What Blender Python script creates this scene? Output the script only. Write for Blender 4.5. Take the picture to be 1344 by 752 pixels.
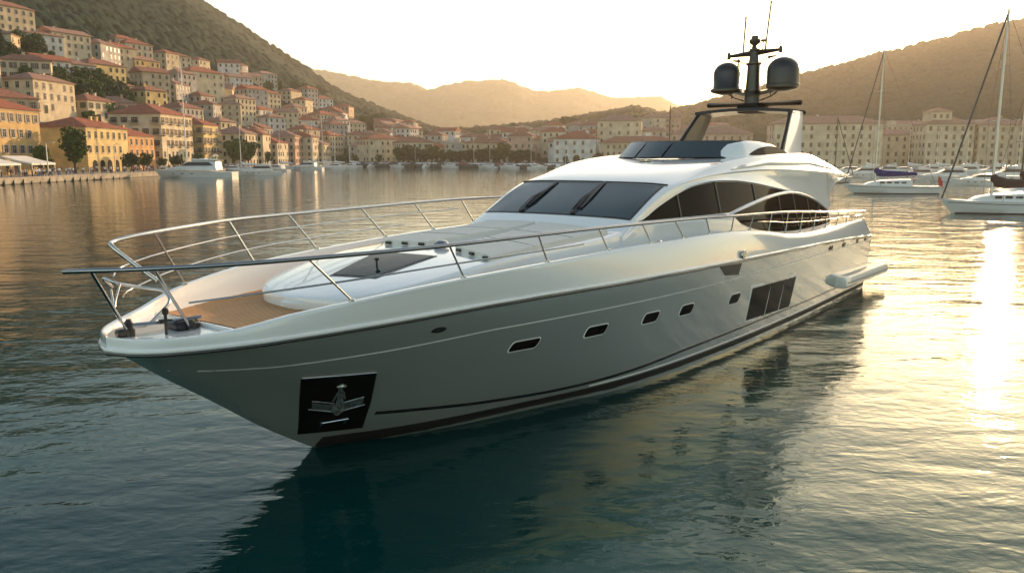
import bpy, math, random
import numpy as np
from mathutils import Vector, Matrix

R = math.radians
scene = bpy.context.scene
for o in list(bpy.data.objects):
    bpy.data.objects.remove(o)
col = scene.collection

# ---------------------------------------------------------------- camera
CAM_H = 5.5
cam = bpy.data.cameras.new("camera")
cam.lens = 28.125
cam.sensor_width = 36
cam.clip_start = 0.1
cam.clip_end = 20000
camo = bpy.data.objects.new("camera", cam)
camo.location = (0, 0, CAM_H)
camo.rotation_euler = (R(90 - 9.25), 0, 0)
col.objects.link(camo)
scene.camera = camo

# ---------------------------------------------------------------- world, sun, exposure
SUN_EL, SUN_AZ = 10.0, 31.6          # azimuth clockwise from +Y
w = bpy.data.worlds.new("World")
scene.world = w
w.use_nodes = True
nt = w.node_tree
bg = nt.nodes["Background"]
sky = nt.nodes.new("ShaderNodeTexSky")
sky.sky_type = 'NISHITA'
sky.sun_disc = False
sky.sun_elevation = R(SUN_EL)
sky.sun_rotation = R(SUN_AZ)
sky.air_density = 1.0
sky.dust_density = 0.9
sky.ozone_density = 1.2
tint = nt.nodes.new("ShaderNodeVectorMath"); tint.operation = 'MULTIPLY'; tint.inputs[1].default_value = (1.0, .925, 0.79)   # warm white balance
nt.links.new(sky.outputs[0], tint.inputs[0])
nt.links.new(tint.outputs[0], bg.inputs[0])
bg.inputs[1].default_value = 0.15
sl = bpy.data.lights.new("sun", 'SUN')
sl.energy = 3.5
sl.angle = R(0.5)
sl.color = (1.0, 0.63, 0.33)
so = bpy.data.objects.new("sun", sl)
sd = Vector((math.sin(R(SUN_AZ)) * math.cos(R(SUN_EL)), math.cos(R(SUN_AZ)) * math.cos(R(SUN_EL)), math.sin(R(SUN_EL))))
so.rotation_euler = sd.to_track_quat('Z', 'Y').to_euler()
so.location = (60, 100, 60)
col.objects.link(so)
scene.view_settings.view_transform = 'Standard'
scene.view_settings.look = 'None'
scene.view_settings.exposure = 1.3
scene.view_settings.gamma = 1

# ---------------------------------------------------------------- helpers
def tag(o, label=None, cat=None, group=None, kind=None):
    if label: o['label'] = label
    if cat: o['category'] = cat
    if group: o['group'] = group
    if kind: o['kind'] = kind
    return o

def empty(name, loc=(0, 0, 0), rz=0.0):
    o = bpy.data.objects.new(name, None)
    o.empty_display_size = 0.5
    o.location = loc
    o.rotation_euler = (0, 0, rz)
    col.objects.link(o)
    return o

MATS = {}
def mat(name, c, rough=0.5, metal=0.0, coat=0.0, var=0.0, vscale=3.0, bump=0.0, bscale=20.0, spec=0.5, coord='Object', ior=None):
    if name in MATS: return MATS[name]
    m = bpy.data.materials.new(name)
    m.use_nodes = True
    n = m.node_tree; b = n.nodes["Principled BSDF"]
    b.inputs['Base Color'].default_value = (*c, 1)
    b.inputs['Roughness'].default_value = rough
    b.inputs['Metallic'].default_value = metal
    b.inputs['Coat Weight'].default_value = coat
    b.inputs['Coat Roughness'].default_value = 0.04
    b.inputs['Specular IOR Level'].default_value = spec
    if ior: b.inputs['IOR'].default_value = ior
    if var or bump:
        tc = n.nodes.new("ShaderNodeTexCoord")
    if var:
        ns = n.nodes.new("ShaderNodeTexNoise"); ns.inputs['Scale'].default_value = vscale; ns.inputs['Detail'].default_value = 6
        n.links.new(tc.outputs[coord], ns.inputs['Vector'])
        mr = n.nodes.new("ShaderNodeMapRange")
        mr.inputs['From Min'].default_value = .3; mr.inputs['From Max'].default_value = .7
        mr.inputs['To Min'].default_value = 1 - var; mr.inputs['To Max'].default_value = 1 + var
        n.links.new(ns.outputs[0], mr.inputs[0])
        mx = n.nodes.new("ShaderNodeVectorMath"); mx.operation = 'SCALE'; mx.inputs[0].default_value = c
        n.links.new(mr.outputs[0], mx.inputs['Scale'])
        n.links.new(mx.outputs[0], b.inputs['Base Color'])
    if bump:
        nb = n.nodes.new("ShaderNodeTexNoise"); nb.inputs['Scale'].default_value = bscale; nb.inputs['Detail'].default_value = 4
        n.links.new(tc.outputs[coord], nb.inputs['Vector'])
        bp = n.nodes.new("ShaderNodeBump"); bp.inputs['Strength'].default_value = 1; bp.inputs['Distance'].default_value = bump
        n.links.new(nb.outputs[0], bp.inputs['Height'])
        n.links.new(bp.outputs[0], b.inputs['Normal'])
    MATS[name] = m
    return m

class MB:
    """collects faces, then links ONE mesh object"""
    def __init__(s): s.v = []; s.f = []; s.m = []
    def add(s, vs, fs, mi=0):
        n = len(s.v); s.v.extend([tuple(p) for p in vs])
        s.f.extend([tuple(i + n for i in f) for f in fs]); s.m.extend([mi] * len(fs))
        return s
    def box(s, c, d, mi=0, rz=0.0, bev=0.0):
        x, y, z = d[0] / 2, d[1] / 2, d[2] / 2
        b = min(bev, x * .9, y * .9, z * .9)
        ca, sa = math.cos(rz), math.sin(rz)
        if b <= 0:
            P = [(sx * x, sy * y, sz * z) for sz in (-1, 1) for sy in (-1, 1) for sx in (-1, 1)]
            F = [(0, 2, 3, 1), (4, 5, 7, 6), (0, 1, 5, 4), (2, 6, 7, 3), (0, 4, 6, 2), (1, 3, 7, 5)]
        else:
            P = []; F = []
            rings = [(-z, b), (-z + b, 0), (z - b, 0), (z, b)]
            for zz, ins in rings:
                k = x - ins; l = y - ins
                if ins: pts = [(-k, -l), (k, -l), (k, l), (-k, l)]; pts = [(-k, -l), (-k, -l), (k, -l), (k, -l), (k, l), (k, l), (-k, l), (-k, l)]
                else: pts = [(-x, -y + b), (-x + b, -y), (x - b, -y), (x, -y + b), (x, y - b), (x - b, y), (-x + b, y), (-x, y - b)]
                P += [(px, py, zz) for px, py in pts]
            for r in range(3):
                for i in range(8):
                    j = (i + 1) % 8
                    F.append((r * 8 + i, r * 8 + j, (r + 1) * 8 + j, (r + 1) * 8 + i))
            F.append(tuple(reversed(range(8)))); F.append(tuple(range(24, 32)))
            F = [f for f in F]
        V = [(c[0] + px * ca - py * sa, c[1] + px * sa + py * ca, c[2] + pz) for px, py, pz in P]
        return s.add(V, F, mi)
    def tube(s, path, r, n=8, mi=0, cap=True):
        pts = [Vector(p) for p in path]; rr = r if hasattr(r, '__len__') else [r] * len(pts)
        V = []; F = []; up0 = Vector((0, 0, 1))
        a = None
        for i, p in enumerate(pts):
            t = (pts[min(i + 1, len(pts) - 1)] - pts[max(i - 1, 0)]).normalized()
            if a is None:
                u = t.cross(up0)
                if u.length < .1: u = t.cross(Vector((1, 0, 0)))
            else:
                u = a - t * a.dot(t)
            u.normalize(); a = u; w_ = t.cross(u)
            for k in range(n):
                an = 2 * math.pi * k / n
                V.append(p + (u * math.cos(an) + w_ * math.sin(an)) * rr[i])
        for i in range(len(pts) - 1):
            for k in range(n):
                k2 = (k + 1) % n
                F.append((i * n + k, i * n + k2, (i + 1) * n + k2, (i + 1) * n + k))
        if cap:
            F.append(tuple(reversed(range(n)))); F.append(tuple(range((len(pts) - 1) * n, len(pts) * n)))
        return s.add(V, F, mi)
    def lathe(s, prof, c=(0, 0, 0), n=24, mi=0):
        V = []; F = []
        for r, z in prof:
            for k in range(n):
                an = 2 * math.pi * k / n
                V.append((c[0] + r * math.cos(an), c[1] + r * math.sin(an), c[2] + z))
        for i in range(len(prof) - 1):
            for k in range(n):
                k2 = (k + 1) % n
                F.append((i * n + k, i * n + k2, (i + 1) * n + k2, (i + 1) * n + k))
        F.append(tuple(reversed(range(n)))); F.append(tuple(range((len(prof) - 1) * n, len(prof) * n)))
        return s.add(V, F, mi)
    def grid(s, rows, mi=0, flip=False, close=False):
        """rows: list of equal-length point lists"""
        nr, nc = len(rows), len(rows[0])
        V = [p for r in rows for p in r]; F = []
        for i in range(nr - 1):
            for j in range(nc if close else nc - 1):
                j2 = (j + 1) % nc
                q = (i * nc + j, i * nc + j2, (i + 1) * nc + j2, (i + 1) * nc + j)
                F.append(tuple(reversed(q)) if flip else q)
        return s.add(V, F, mi)
    def build(s, name, mats, parent=None, smooth=None, loc=None):
        me = bpy.data.meshes.new(name)
        me.from_pydata([tuple(p) for p in s.v], [], s.f)
        if not isinstance(mats, (list, tuple)): mats = [mats]
        for m in mats: me.materials.append(m)
        if len(mats) > 1: me.polygons.foreach_set('material_index', s.m)
        if smooth is not None:
            me.polygons.foreach_set('use_smooth', [True] * len(me.polygons))
            me.update()
            me.set_sharp_from_angle(angle=R(smooth))
        me.update()
        o = bpy.data.objects.new(name, me)
        col.objects.link(o)
        if parent: o.parent = parent
        if loc is not None: o.location = loc
        return o

def copy_thing(o, parent=None, loc=None, rz=None, label=None):
    c = o.copy(); col.objects.link(c)
    if parent is not None: c.parent = parent
    if loc is not None: c.location = loc
    if rz is not None: c.rotation_euler = (0, 0, rz)
    if label: c['label'] = label
    for ch in list(o.children): copy_thing(ch, c)
    return c

def np_mesh(name, V, F, m, smooth=True, kind=None, mis=None):
    me = bpy.data.meshes.new(name)
    V = np.asarray(V, dtype=np.float32); F = np.asarray(F, dtype=np.int32)
    me.vertices.add(len(V)); me.vertices.foreach_set('co', V.ravel())
    k = F.shape[1]
    me.loops.add(F.size); me.loops.foreach_set('vertex_index', F.ravel())
    me.polygons.add(len(F)); me.polygons.foreach_set('loop_start', np.arange(0, F.size, k, dtype=np.int32))
    me.polygons.foreach_set('loop_total', np.full(len(F), k, dtype=np.int32))
    ms = m if isinstance(m, (list, tuple)) else [m]
    for q in ms: me.materials.append(q)
    if mis is not None: me.polygons.foreach_set('material_index', np.asarray(mis, dtype=np.int32))
    me.polygons.foreach_set('use_smooth', np.full(len(F), smooth, dtype=bool))
    me.update(calc_edges=True); me.validate()
    o = bpy.data.objects.new(name, me); col.objects.link(o)
    if kind: o['kind'] = kind
    return o

def grid_faces(nr, nc):
    i = np.arange(nr - 1)[:, None] * nc + np.arange(nc - 1)[None, :]
    i = i.ravel()
    return np.stack([i, i + 1, i + nc + 1, i + nc], 1)

def interp(x, xs, ys):
    return np.interp(x, xs, ys)

def smooth_tab(xs, ys):
    """monotone cubic interpolator"""
    xs = np.array(xs, float); ys = np.array(ys, float)
    h = np.diff(xs); d = np.diff(ys) / h
    m = np.zeros(len(xs)); m[0] = d[0]; m[-1] = d[-1]
    for i in range(1, len(xs) - 1):
        if d[i - 1] * d[i] <= 0: m[i] = 0
        else:
            w1 = 2 * h[i] + h[i - 1]; w2 = h[i] + 2 * h[i - 1]
            m[i] = (w1 + w2) / (w1 / d[i - 1] + w2 / d[i])
    def f(x):
        x = min(max(x, xs[0]), xs[-1])
        i = min(max(int(np.searchsorted(xs, x)) - 1, 0), len(xs) - 2)
        t = (x - xs[i]) / h[i]
        return ((1 + 2 * t) * (1 - t) ** 2 * ys[i] + t * (1 - t) ** 2 * h[i] * m[i]
                + t * t * (3 - 2 * t) * ys[i + 1] + t * t * (t - 1) * h[i] * m[i + 1])
    return f

def _hash(ix, iy, s):
    h = (ix.astype(np.int64) * 374761393 + iy.astype(np.int64) * 668265263 + s * 1442695041) & 0xffffffff
    h = ((h ^ (h >> 13)) * 1274126177) & 0xffffffff
    return ((h ^ (h >> 16)) & 0xffffff) / float(0xffffff)
def vnoise(x, y, s=0):
    ix = np.floor(x); iy = np.floor(y); fx = x - ix; fy = y - iy
    fx = fx * fx * (3 - 2 * fx); fy = fy * fy * (3 - 2 * fy)
    a = _hash(ix, iy, s); b = _hash(ix + 1, iy, s); c = _hash(ix, iy + 1, s); d = _hash(ix + 1, iy + 1, s)
    return (a * (1 - fx) + b * fx) * (1 - fy) + (c * (1 - fx) + d * fx) * fy
def fbm(x, y, o=4, s=0):
    r = 0; a = .5
    for i in range(o):
        r = r + a * vnoise(x, y, s + i * 7); x = x * 2.03; y = y * 2.03; a *= .5
    return r
def canopy(x, y, cell, s=3):
    """height of rounded tree crowns on a jittered grid, 0..1"""
    gx = np.floor(x / cell); gy = np.floor(y / cell); best = np.zeros_like(x)
    for i in (-1, 0, 1):
        for j in (-1, 0, 1):
            cx = gx + i; cy = gy + j
            px = (cx + .15 + .7 * _hash(cx, cy, s)) * cell; py = (cy + .15 + .7 * _hash(cx, cy, s + 1)) * cell
            rad = cell * (.5 + .45 * _hash(cx, cy, s + 2)); hh = .55 + .45 * _hash(cx, cy, s + 3)
            q = 1 - ((x - px) ** 2 + (y - py) ** 2) / rad ** 2
            best = np.maximum(best, np.where(q > 0, hh * np.sqrt(np.maximum(q, 0)), 0))
    return best

# image-derived tables give slopes: elevation ratio z/y seen from eye height at azimuth ratio x/y
_c, _s = math.cos(R(9.25)), math.sin(R(9.25))
def az_el(u, v):
    x = (u - 672) / 1050.; y = -(v - 376) / 1050.
    fw = _c + y * _s
    return x / fw, (-_s + y * _c) / fw
def proj(x, y, z):
    z -= CAM_H
    fw = y * _c - z * _s; up = y * _s + z * _c
    return 672 + 1050 * x / fw, 376 - 1050 * up / fw

# ---------------------------------------------------------------- water
def water_material():
    m = bpy.data.materials.new("sea water"); m.use_nodes = True
    n = m.node_tree; b = n.nodes["Principled BSDF"]
    b.inputs['Base Color'].default_value = (0.0004, 0.030, 0.028, 1)
    b.inputs['Roughness'].default_value = 0.04
    b.inputs['IOR'].default_value = 1.33; b.inputs['Specular Tint'].default_value = (.04, .74, .70, 1)
    geo = n.nodes.new("ShaderNodeNewGeometry")
    def layer(scale, rot, sx, sy, dist, detail=3, prev=None, dim=None, lo=None):
        mp = n.nodes.new("ShaderNodeMapping"); mp.inputs['Rotation'].default_value = (0, 0, R(rot)); mp.inputs['Scale'].default_value = (sx, sy, 1)
        n.links.new(geo.outputs['Position'], mp.inputs['Vector'])
        t = n.nodes.new("ShaderNodeTexNoise"); t.inputs['Scale'].default_value = scale; t.inputs['Detail'].default_value = detail
        t.inputs['Roughness'].default_value = .5; t.inputs['Distortion'].default_value = .4
        n.links.new(mp.outputs[0], t.inputs['Vector'])
        bp = n.nodes.new("ShaderNodeBump"); bp.inputs['Distance'].default_value = dist; bp.inputs['Strength'].default_value = 1
        n.links.new(t.outputs[0], bp.inputs['Height'])
        if prev: n.links.new(prev.outputs[0], bp.inputs['Normal'])
        return bp
    b1 = layer(0.30, 12, .6, 1.3, 0.085, 2)
    b2 = layer(1.0, -18, .65, 1.25, 0.034, 3, b1)
    b3 = layer(3.4, 24, .85, 1.1, 0.011, 4, b2)
    n.links.new(b3.outputs[0], b.inputs['Normal'])
    return m
wm = water_material()
W_ = MB(); W_.grid([[(-9000, -600, 0), (9000, -600, 0)], [(-9000, 9000, 0), (9000, 9000, 0)]])
W_.v = [(-9000, -600, 0), (9000, -600, 0), (9000, 9000, 0), (-9000, 9000, 0)]; W_.f = [(0, 1, 2, 3)]; W_.m = [0]
wo = W_.build("water", wm); tag(wo, kind='structure')

# ---------------------------------------------------------------- shoreline, town ground, hills
SHORE = [(-97, 20), (-97, 215), (-90, 320), (-75, 415), (-30, 395), (22, 352), (80, 325), (200, 300), (420, 285), (900, 260)]
def shore_dist(x, y):
    """signed distance inland from the quay edge"""
    x = np.asarray(x, float); y = np.asarray(y, float)
    best = np.full(np.broadcast(x, y).shape, 1e9)
    for (ax, ay), (bx, by) in zip(SHORE[:-1], SHORE[1:]):
        dx, dy = bx - ax, by - ay; t = np.clip(((x - ax) * dx + (y - ay) * dy) / (dx * dx + dy * dy), 0, 1)
        best = np.minimum(best, np.hypot(x - ax - t * dx, y - ay - t * dy))
    sx = np.array([p[0] for p in SHORE[3:]]); sy = np.array([p[1] for p in SHORE[3:]])
    yb = np.interp(x, sx, sy)
    xl = np.interp(y, [p[1] for p in SHORE[:4]], [p[0] for p in SHORE[:4]])
    inland = np.where(x > -75, y > yb, (x < xl) | (y > 415))
    return np.where(inland, best, -best)
QZ = 1.25
def ground_z(x, y):
    s = shore_dist(x, y); r = np.asarray(x, float) / np.maximum(np.asarray(y, float), 1)
    K = np.interp(r, [-.8, -.5, -.4, -.3, -.22, -.1, .05, .15, .3, .6, 1.2], [.62, .6, .5, .34, .2, .085, .12, .16, .05, .05, .05])
    s0 = np.interp(r, [-.8, -.3, -.1, .3], [24, 26, 28, 40])
    h = QZ + K * np.maximum(s - s0, 0) * (1 - .0007 * np.clip(s - s0, 0, 500))
    h = h + 2.0 * np.clip((s - s0) / 60, 0, 1) * (fbm(np.asarray(x, float) / 30, np.asarray(y, float) / 30, 3) - .45)
    return np.where(s > 0, h, -3.0)

foliage_hill = bpy.data.materials.new("hill forest"); foliage_hill.use_nodes = True
def hill_mat(m, c1, c2, sc):
    n = m.node_tree; b = n.nodes["Principled BSDF"]; b.inputs['Roughness'].default_value = .9; b.inputs['Specular IOR Level'].default_value = .1
    g = n.nodes.new("ShaderNodeNewGeometry"); t = n.nodes.new("ShaderNodeTexNoise"); t.inputs['Scale'].default_value = sc; t.inputs['Detail'].default_value = 8
    t.inputs['Roughness'].default_value = .65
    n.links.new(g.outputs['Position'], t.inputs['Vector'])
    r = n.nodes.new("ShaderNodeValToRGB"); r.color_ramp.elements[0].position = .35; r.color_ramp.elements[1].position = .68
    r.color_ramp.elements[0].color = (*c1, 1); r.color_ramp.elements[1].color = (*c2, 1)
    n.links.new(t.outputs[0], r.inputs[0]); n.links.new(r.outputs[0], b.inputs['Base Color'])
    bp = n.nodes.new("ShaderNodeBump"); bp.inputs['Distance'].default_value = 1.5; bp.inputs['Strength'].default_value = .8
    n.links.new(t.outputs[0], bp.inputs['Height']); n.links.new(bp.outputs[0], b.inputs['Normal'])
hill_mat(foliage_hill, (.004, .018, .012), (.012, .042, .026), .12)
town_ground = bpy.data.materials.new("scrub and gardens"); town_ground.use_nodes = True
hill_mat(town_ground, (.012, .030, .014), (.045, .07, .035), .06)
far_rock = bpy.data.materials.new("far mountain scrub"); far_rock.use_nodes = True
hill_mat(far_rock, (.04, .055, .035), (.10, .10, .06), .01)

VT = lambda u: np.interp(u, [-80, 0, 60, 100, 200, 290, 340, 400, 450, 520, 570, 640, 700, 800, 860, 1000, 1344, 1500], [60, 62, 66, 74, 90, 100, 112, 128, 142, 160, 176, 190, 186, 182, 184, 186, 192, 192])
# the town's ground: one sheet from the quay edge back under the hills
rr = np.concatenate([np.linspace(-1.25, -.76, 40), np.linspace(-.75, .8, 900), np.linspace(.82, 1.9, 60)])
yy = np.concatenate([np.linspace(20, 200, 60), np.linspace(202, 800, 390), np.linspace(806, 1000, 35)])
RR, YY = np.meshgrid(rr, yy); XX = RR * YY
s_ = shore_dist(XX, YY)
ZZ = ground_z(XX, YY)
cb = canopy(XX, YY, 6.5) * 4.0 * np.clip((s_ - 45) / 25, 0, 1) * np.clip((fbm(XX / 40, YY / 40, 3, 9) - .40) * 8 + (s_ - 130) / 40, 0, 1)
PU, PV_ = proj(XX, YY, ZZ.copy())
forest = (PV_ < VT(PU) - 1) & (RR < .02) & (YY > 200) | (s_ > 330)
FC = np.where(forest, 1.0, 0.0)
cb = np.where(forest, canopy(XX, YY, 7.5) * 6.5 + canopy(XX + 9, YY + 4, 4.2, 21) * 2.5 - 2, cb)
ZZ = ZZ + cb
V = np.stack([XX, YY, ZZ], 2).reshape(-1, 3); F = grid_faces(len(yy), len(rr))
keep = (V[F][:, :, 2].max(1) > 0)
np_mesh("terrain", V, F[keep], [town_ground, foliage_hill], kind='structure', mis=(FC.reshape(-1)[F[:, 0]] > .5)[keep].astype(int))

def ridge(name, tab, ycrest, yfoot, zfoot, m, cell, ch, back=.35, nr=700, ny=170, shape=1.0, noise=.06, edges=(-1.3, 1.9)):
    az = []; el = []
    for u, v in tab:
        a, e = az_el(u, v); az.append(a); el.append(e)
    az = np.array(az); el = np.array(el)
    rr = np.linspace(edges[0], edges[1], nr)
    e = np.interp(rr, az, el)
    yc = ycrest(rr) if callable(ycrest) else np.full(nr, float(ycrest))
    yf = yfoot(rr) if callable(yfoot) else np.full(nr, float(yfoot))
    zc = CAM_H + e * yc
    t = np.concatenate([np.linspace(0, 1, ny), 1 + np.linspace(0, 1, 30)[1:] * back * 2])
    T, E = np.meshgrid(t, zc, indexing='ij'); Yf, Yc = np.meshgrid(yf, yc)[0], np.meshgrid(yf, yc)[0]
    Yf = np.tile(yf, (len(t), 1)); Yc = np.tile(yc, (len(t), 1)); RRg = np.tile(rr, (len(t), 1))
    Y = Yf + (Yc - Yf) * T; X = RRg * Y
    up = np.clip(T, 0, 1) ** shape
    Z = zfoot + (E - zfoot) * up
    Z = np.where(T > 1, E - (E - zfoot) * np.clip((T - 1) / (back * 2), 0, 1) ** 1.5 * .9, Z)
    span = np.maximum(E - zfoot, 5)
    fold = (fbm(X / 130, Y / 190, 4, 5) - .5) * 2
    Z = Z + fold * noise * span * np.sin(np.clip(T, 0, 1.3) / 1.3 * math.pi)
    Z = Z + canopy(X, Y, cell) * ch + canopy(X + 31, Y + 17, cell * .6, 11) * ch * .4
    Z = Z - ch * .5
    V = np.stack([X, Y, Z], 2).reshape(-1, 3)
    F = grid_faces(len(t), nr)
    ok = (V[F][:, :, 2].max(1) > zfoot - 30)
    return np_mesh(name, V, F[ok], m, kind='structure')

hillA = [(-700, -420), (-300, -220), (0, -50), (60, -25), (119, 2), (165, 32), (204, 60), (240, 80), (300, 104), (400, 127), (480, 147), (565, 171), (620, 196), (700, 215)]
hillB = [(-700, -300), (-200, -200), (119, -70), (204, -35), (260, -2), (310, 28), (350, 57), (400, 88), (430, 113), (480, 135), (530, 155), (575, 172), (640, 200), (720, 225)]
hillC = [(200, 110), (380, 84), (425, 92), (480, 103), (530, 110), (560, 118), (580, 116), (620, 107), (660, 104), (680, 110), (700, 118), (740, 118), (760, 115), (800, 127), (840, 129), (870, 131), (900, 146), (980, 170), (1100, 190)]
hillD = [(760, 205), (820, 176), (860, 156), (885, 146), (930, 135), (1000, 116), (1050, 100), (1100, 87), (1160, 70), (1200, 63), (1260, 47), (1344, 25), (1500, -5), (1800, -30), (2600, -60)]
ridge("hill", hillA, lambda r: np.interp(r, [-1.3, -.55, -.4, -.25, -.1], [520, 560, 640, 760, 900]), lambda r: np.interp(r, [-1.3, -.55, -.4, -.25, -.1], [240, 300, 380, 520, 700]), 8, foliage_hill, 7.5, 6.5, nr=900, ny=200, edges=(-1.15, .02), shape=1.15)
ridge("hill", hillB, 1100, 700, 20, foliage_hill, 10, 8, nr=900, ny=200, edges=(-1.15, .05))
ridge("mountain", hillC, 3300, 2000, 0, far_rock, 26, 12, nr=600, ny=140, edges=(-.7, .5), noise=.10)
ridge("hill", hillD, lambda r: np.interp(r, [0.1, .3, .62], [900, 980, 1050]), 470, 4, foliage_hill, 10, 8, nr=1000, ny=220, edges=(.06, 1.7))

# ---------------------------------------------------------------- haze
HB = MB(); HB.add([(x, y, z) for z in (-4.2, 420) for y in (-700, 5200) for x in (-2600, 2600)], [(0, 2, 3, 1), (4, 5, 7, 6), (0, 1, 5, 4), (2, 6, 7, 3), (0, 4, 6, 2), (1, 3, 7, 5)])
hm = bpy.data.materials.new("evening haze"); hm.use_nodes = True
n = hm.node_tree; n.nodes.remove(n.nodes["Principled BSDF"])
pv = n.nodes.new("ShaderNodeVolumePrincipled")
pv.inputs['Color'].default_value = (.96, .90, .78, 1)
pv.inputs['Density'].default_value = 0.00018
pv.inputs['Anisotropy'].default_value = 0.5
n.links.new(pv.outputs[0], n.nodes["Material Output"].inputs['Volume'])
hz = HB.build("haze", hm); tag(hz, kind='stuff')
# ================================================================ MOTOR YACHT
# yacht frame: X aft from the stem head, Y to port, Z up
m_hull = mat("silver hull paint", (.60, .59, .56), .12, .62, .9)
m_white = mat("white gelcoat", (.86, .85, .83), .16, 0, .9)
m_cream = mat("cream deck gelcoat", (.78, .75, .70), .35, 0, .2, bump=.0008, bscale=400)
m_boot = mat("black boot stripe", (.012, .012, .014), .2, 0, .5)
m_anti = mat("antifouling paint", (.02, .018, .018), .5)
m_glass = mat("tinted yacht glass", (.008, .02, .026), .03, 0, 0, spec=.7)
m_glass.node_tree.nodes["Principled BSDF"].inputs["Specular Tint"].default_value = (.62, .92, 1, 1)
m_hatch = mat("dark hatch glass", (.012, .022, .028), .06, 0, 0, ior=1.09)
m_hwin = mat("dark hull window glass", (.006, .007, .008), .04, 0, 0, ior=1.1)
m_glassb = mat("brown saloon glass", (.012, .007, .004), .05, 0, 0, spec=.35, ior=1.13)
m_steel = mat("polished steel", (.62, .60, .57), .12, 1.0)
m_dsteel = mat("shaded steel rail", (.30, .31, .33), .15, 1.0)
m_black = mat("black plastic", (.012, .012, .013), .35)
m_matt = mat('matt black mast paint', (.012, .010, .009), .6, spec=.15)
m_dome = mat("dark radome gelcoat", (.012, .014, .017), .3, 0, .15)
m_mast = mat("bronze black mast paint", (.035, .028, .022), .3, .3, .3)
m_cush = mat("cream sunpad fabric", (.74, .70, .63), .8, bump=.003, bscale=60)
m_rubber = mat("grey rubber", (.25, .24, .22), .6)

def teak_mat():
    m = bpy.data.materials.new("teak planking"); m.use_nodes = True
    n = m.node_tree; b = n.nodes["Principled BSDF"]; b.inputs['Roughness'].default_value = .6; b.inputs['Specular IOR Level'].default_value = .15
    tc = n.nodes.new("ShaderNodeTexCoord"); sp = n.nodes.new("ShaderNodeSeparateXYZ"); n.links.new(tc.outputs['Object'], sp.inputs[0])
    md = n.nodes.new("ShaderNodeMath"); md.operation = 'MODULO'; ad = n.nodes.new("ShaderNodeMath"); ad.operation = 'ADD'; ad.inputs[1].default_value = 20
    n.links.new(sp.outputs[1], ad.inputs[0]); n.links.new(ad.outputs[0], md.inputs[0]); md.inputs[1].default_value = .10
    lt = n.nodes.new("ShaderNodeMath"); lt.operation = 'LESS_THAN'; lt.inputs[1].default_value = .026; n.links.new(md.outputs[0], lt.inputs[0])
    mp = n.nodes.new("ShaderNodeMapping"); mp.inputs['Scale'].default_value = (1.2, 30, 1); n.links.new(tc.outputs['Object'], mp.inputs[0])
    ns = n.nodes.new("ShaderNodeTexNoise"); ns.inputs['Scale'].default_value = 1.5; ns.inputs['Detail'].default_value = 5; n.links.new(mp.outputs[0], ns.inputs[0])
    r = n.nodes.new("ShaderNodeValToRGB"); r.color_ramp.elements[0].color = (.52, .25, .09, 1); r.color_ramp.elements[1].color = (.74, .42, .19, 1)
    r.color_ramp.elements[0].position = .3; r.color_ramp.elements[1].position = .7
    n.links.new(ns.outputs[0], r.inputs[0])
    mx = n.nodes.new("ShaderNodeMix"); mx.data_type = 'RGBA'; n.links.new(lt.outputs[0], mx.inputs[0]); n.links.new(r.outputs[0], mx.inputs[6]); mx.inputs[7].default_value = (.035, .025, .02, 1)
    n.links.new(mx.outputs[2], b.inputs['Base Color'])
    return m
m_teak = teak_mat()

YA = Vector((.62, .785, 0)).normalized(); YP0 = Vector((YA.y, -YA.x, 0)); YA = (YA - .02 * YP0)
yaw = math.atan2(YA.y, YA.x)
yacht = empty("motor_yacht", (-6.053, 11.643, 0), yaw)
yacht.scale = (1, -1, 1)      # replaced below: geometry is mirrored instead
yacht.scale = (1, 1, 1)
tag(yacht, "large white and silver motor yacht with dark windows and black radar domes, filling the foreground", "motor yacht")
def YB(mb, name, mats, parent=None, smooth=35):
    """port is +Y in the tables; local +Y is starboard, so mirror and flip"""
    mb.v = [(p[0], -p[1], p[2]) for p in mb.v]
    mb.f = [tuple(reversed(f)) for f in mb.f]
    return mb.build(name, mats, parent or yacht, smooth)

Xs = smooth_tab([-.8, 0, .69, 1.49, 2.11, 2.52, 2.68, 3.5], [5.1, 3.74, 2.66, 1.59, .73, .22, 0.0, -.05])        # stem, by height
zr_ = smooth_tab([0, 1, 3.5, 6, 10, 15, 20, 25, 30], [2.62, 2.66, 2.74, 2.77, 2.76, 2.71, 2.62, 2.48, 2.24])       # rub rail height
Yr_ = smooth_tab([0, .12, .35, .7, 1.2, 1.8, 3.5, 5.2, 7, 9.7, 12, 15, 20, 25, 30], [0, .42, .78, 1.08, 1.42, 1.72, 2.26, 2.60, 2.90, 3.33, 3.58, 3.78, 3.92, 3.95, 3.85])
Yw_ = smooth_tab([0, .5, 2.05, 4.15, 7.45, 9.75, 14.75, 19.5, 26], [0, .30, 1.12, 1.88, 2.85, 3.15, 3.42, 3.5, 3.5])
zt_ = smooth_tab([0, .6, 1.3, 2, 3, 4.4, 7, 10, 13.5, 15.5, 17.2, 19.3, 22, 26, 28.6, 29.1], [2.84, 2.86, 2.93, 3.08, 3.2, 3.32, 3.42, 3.5, 3.52, 3.48, 3.36, 3.12, 3.03, 3.04, 3.02, 2.72])
Yt_ = smooth_tab([0, .12, .3, .6, 1.14, 2, 3, 4.4, 6, 8, 10, 14, 20, 30], [0, .40, .72, 1.02, 1.38, 1.82, 2.2, 2.55, 2.8, 3.05, 3.25, 3.58, 3.78, 3.72])
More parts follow.
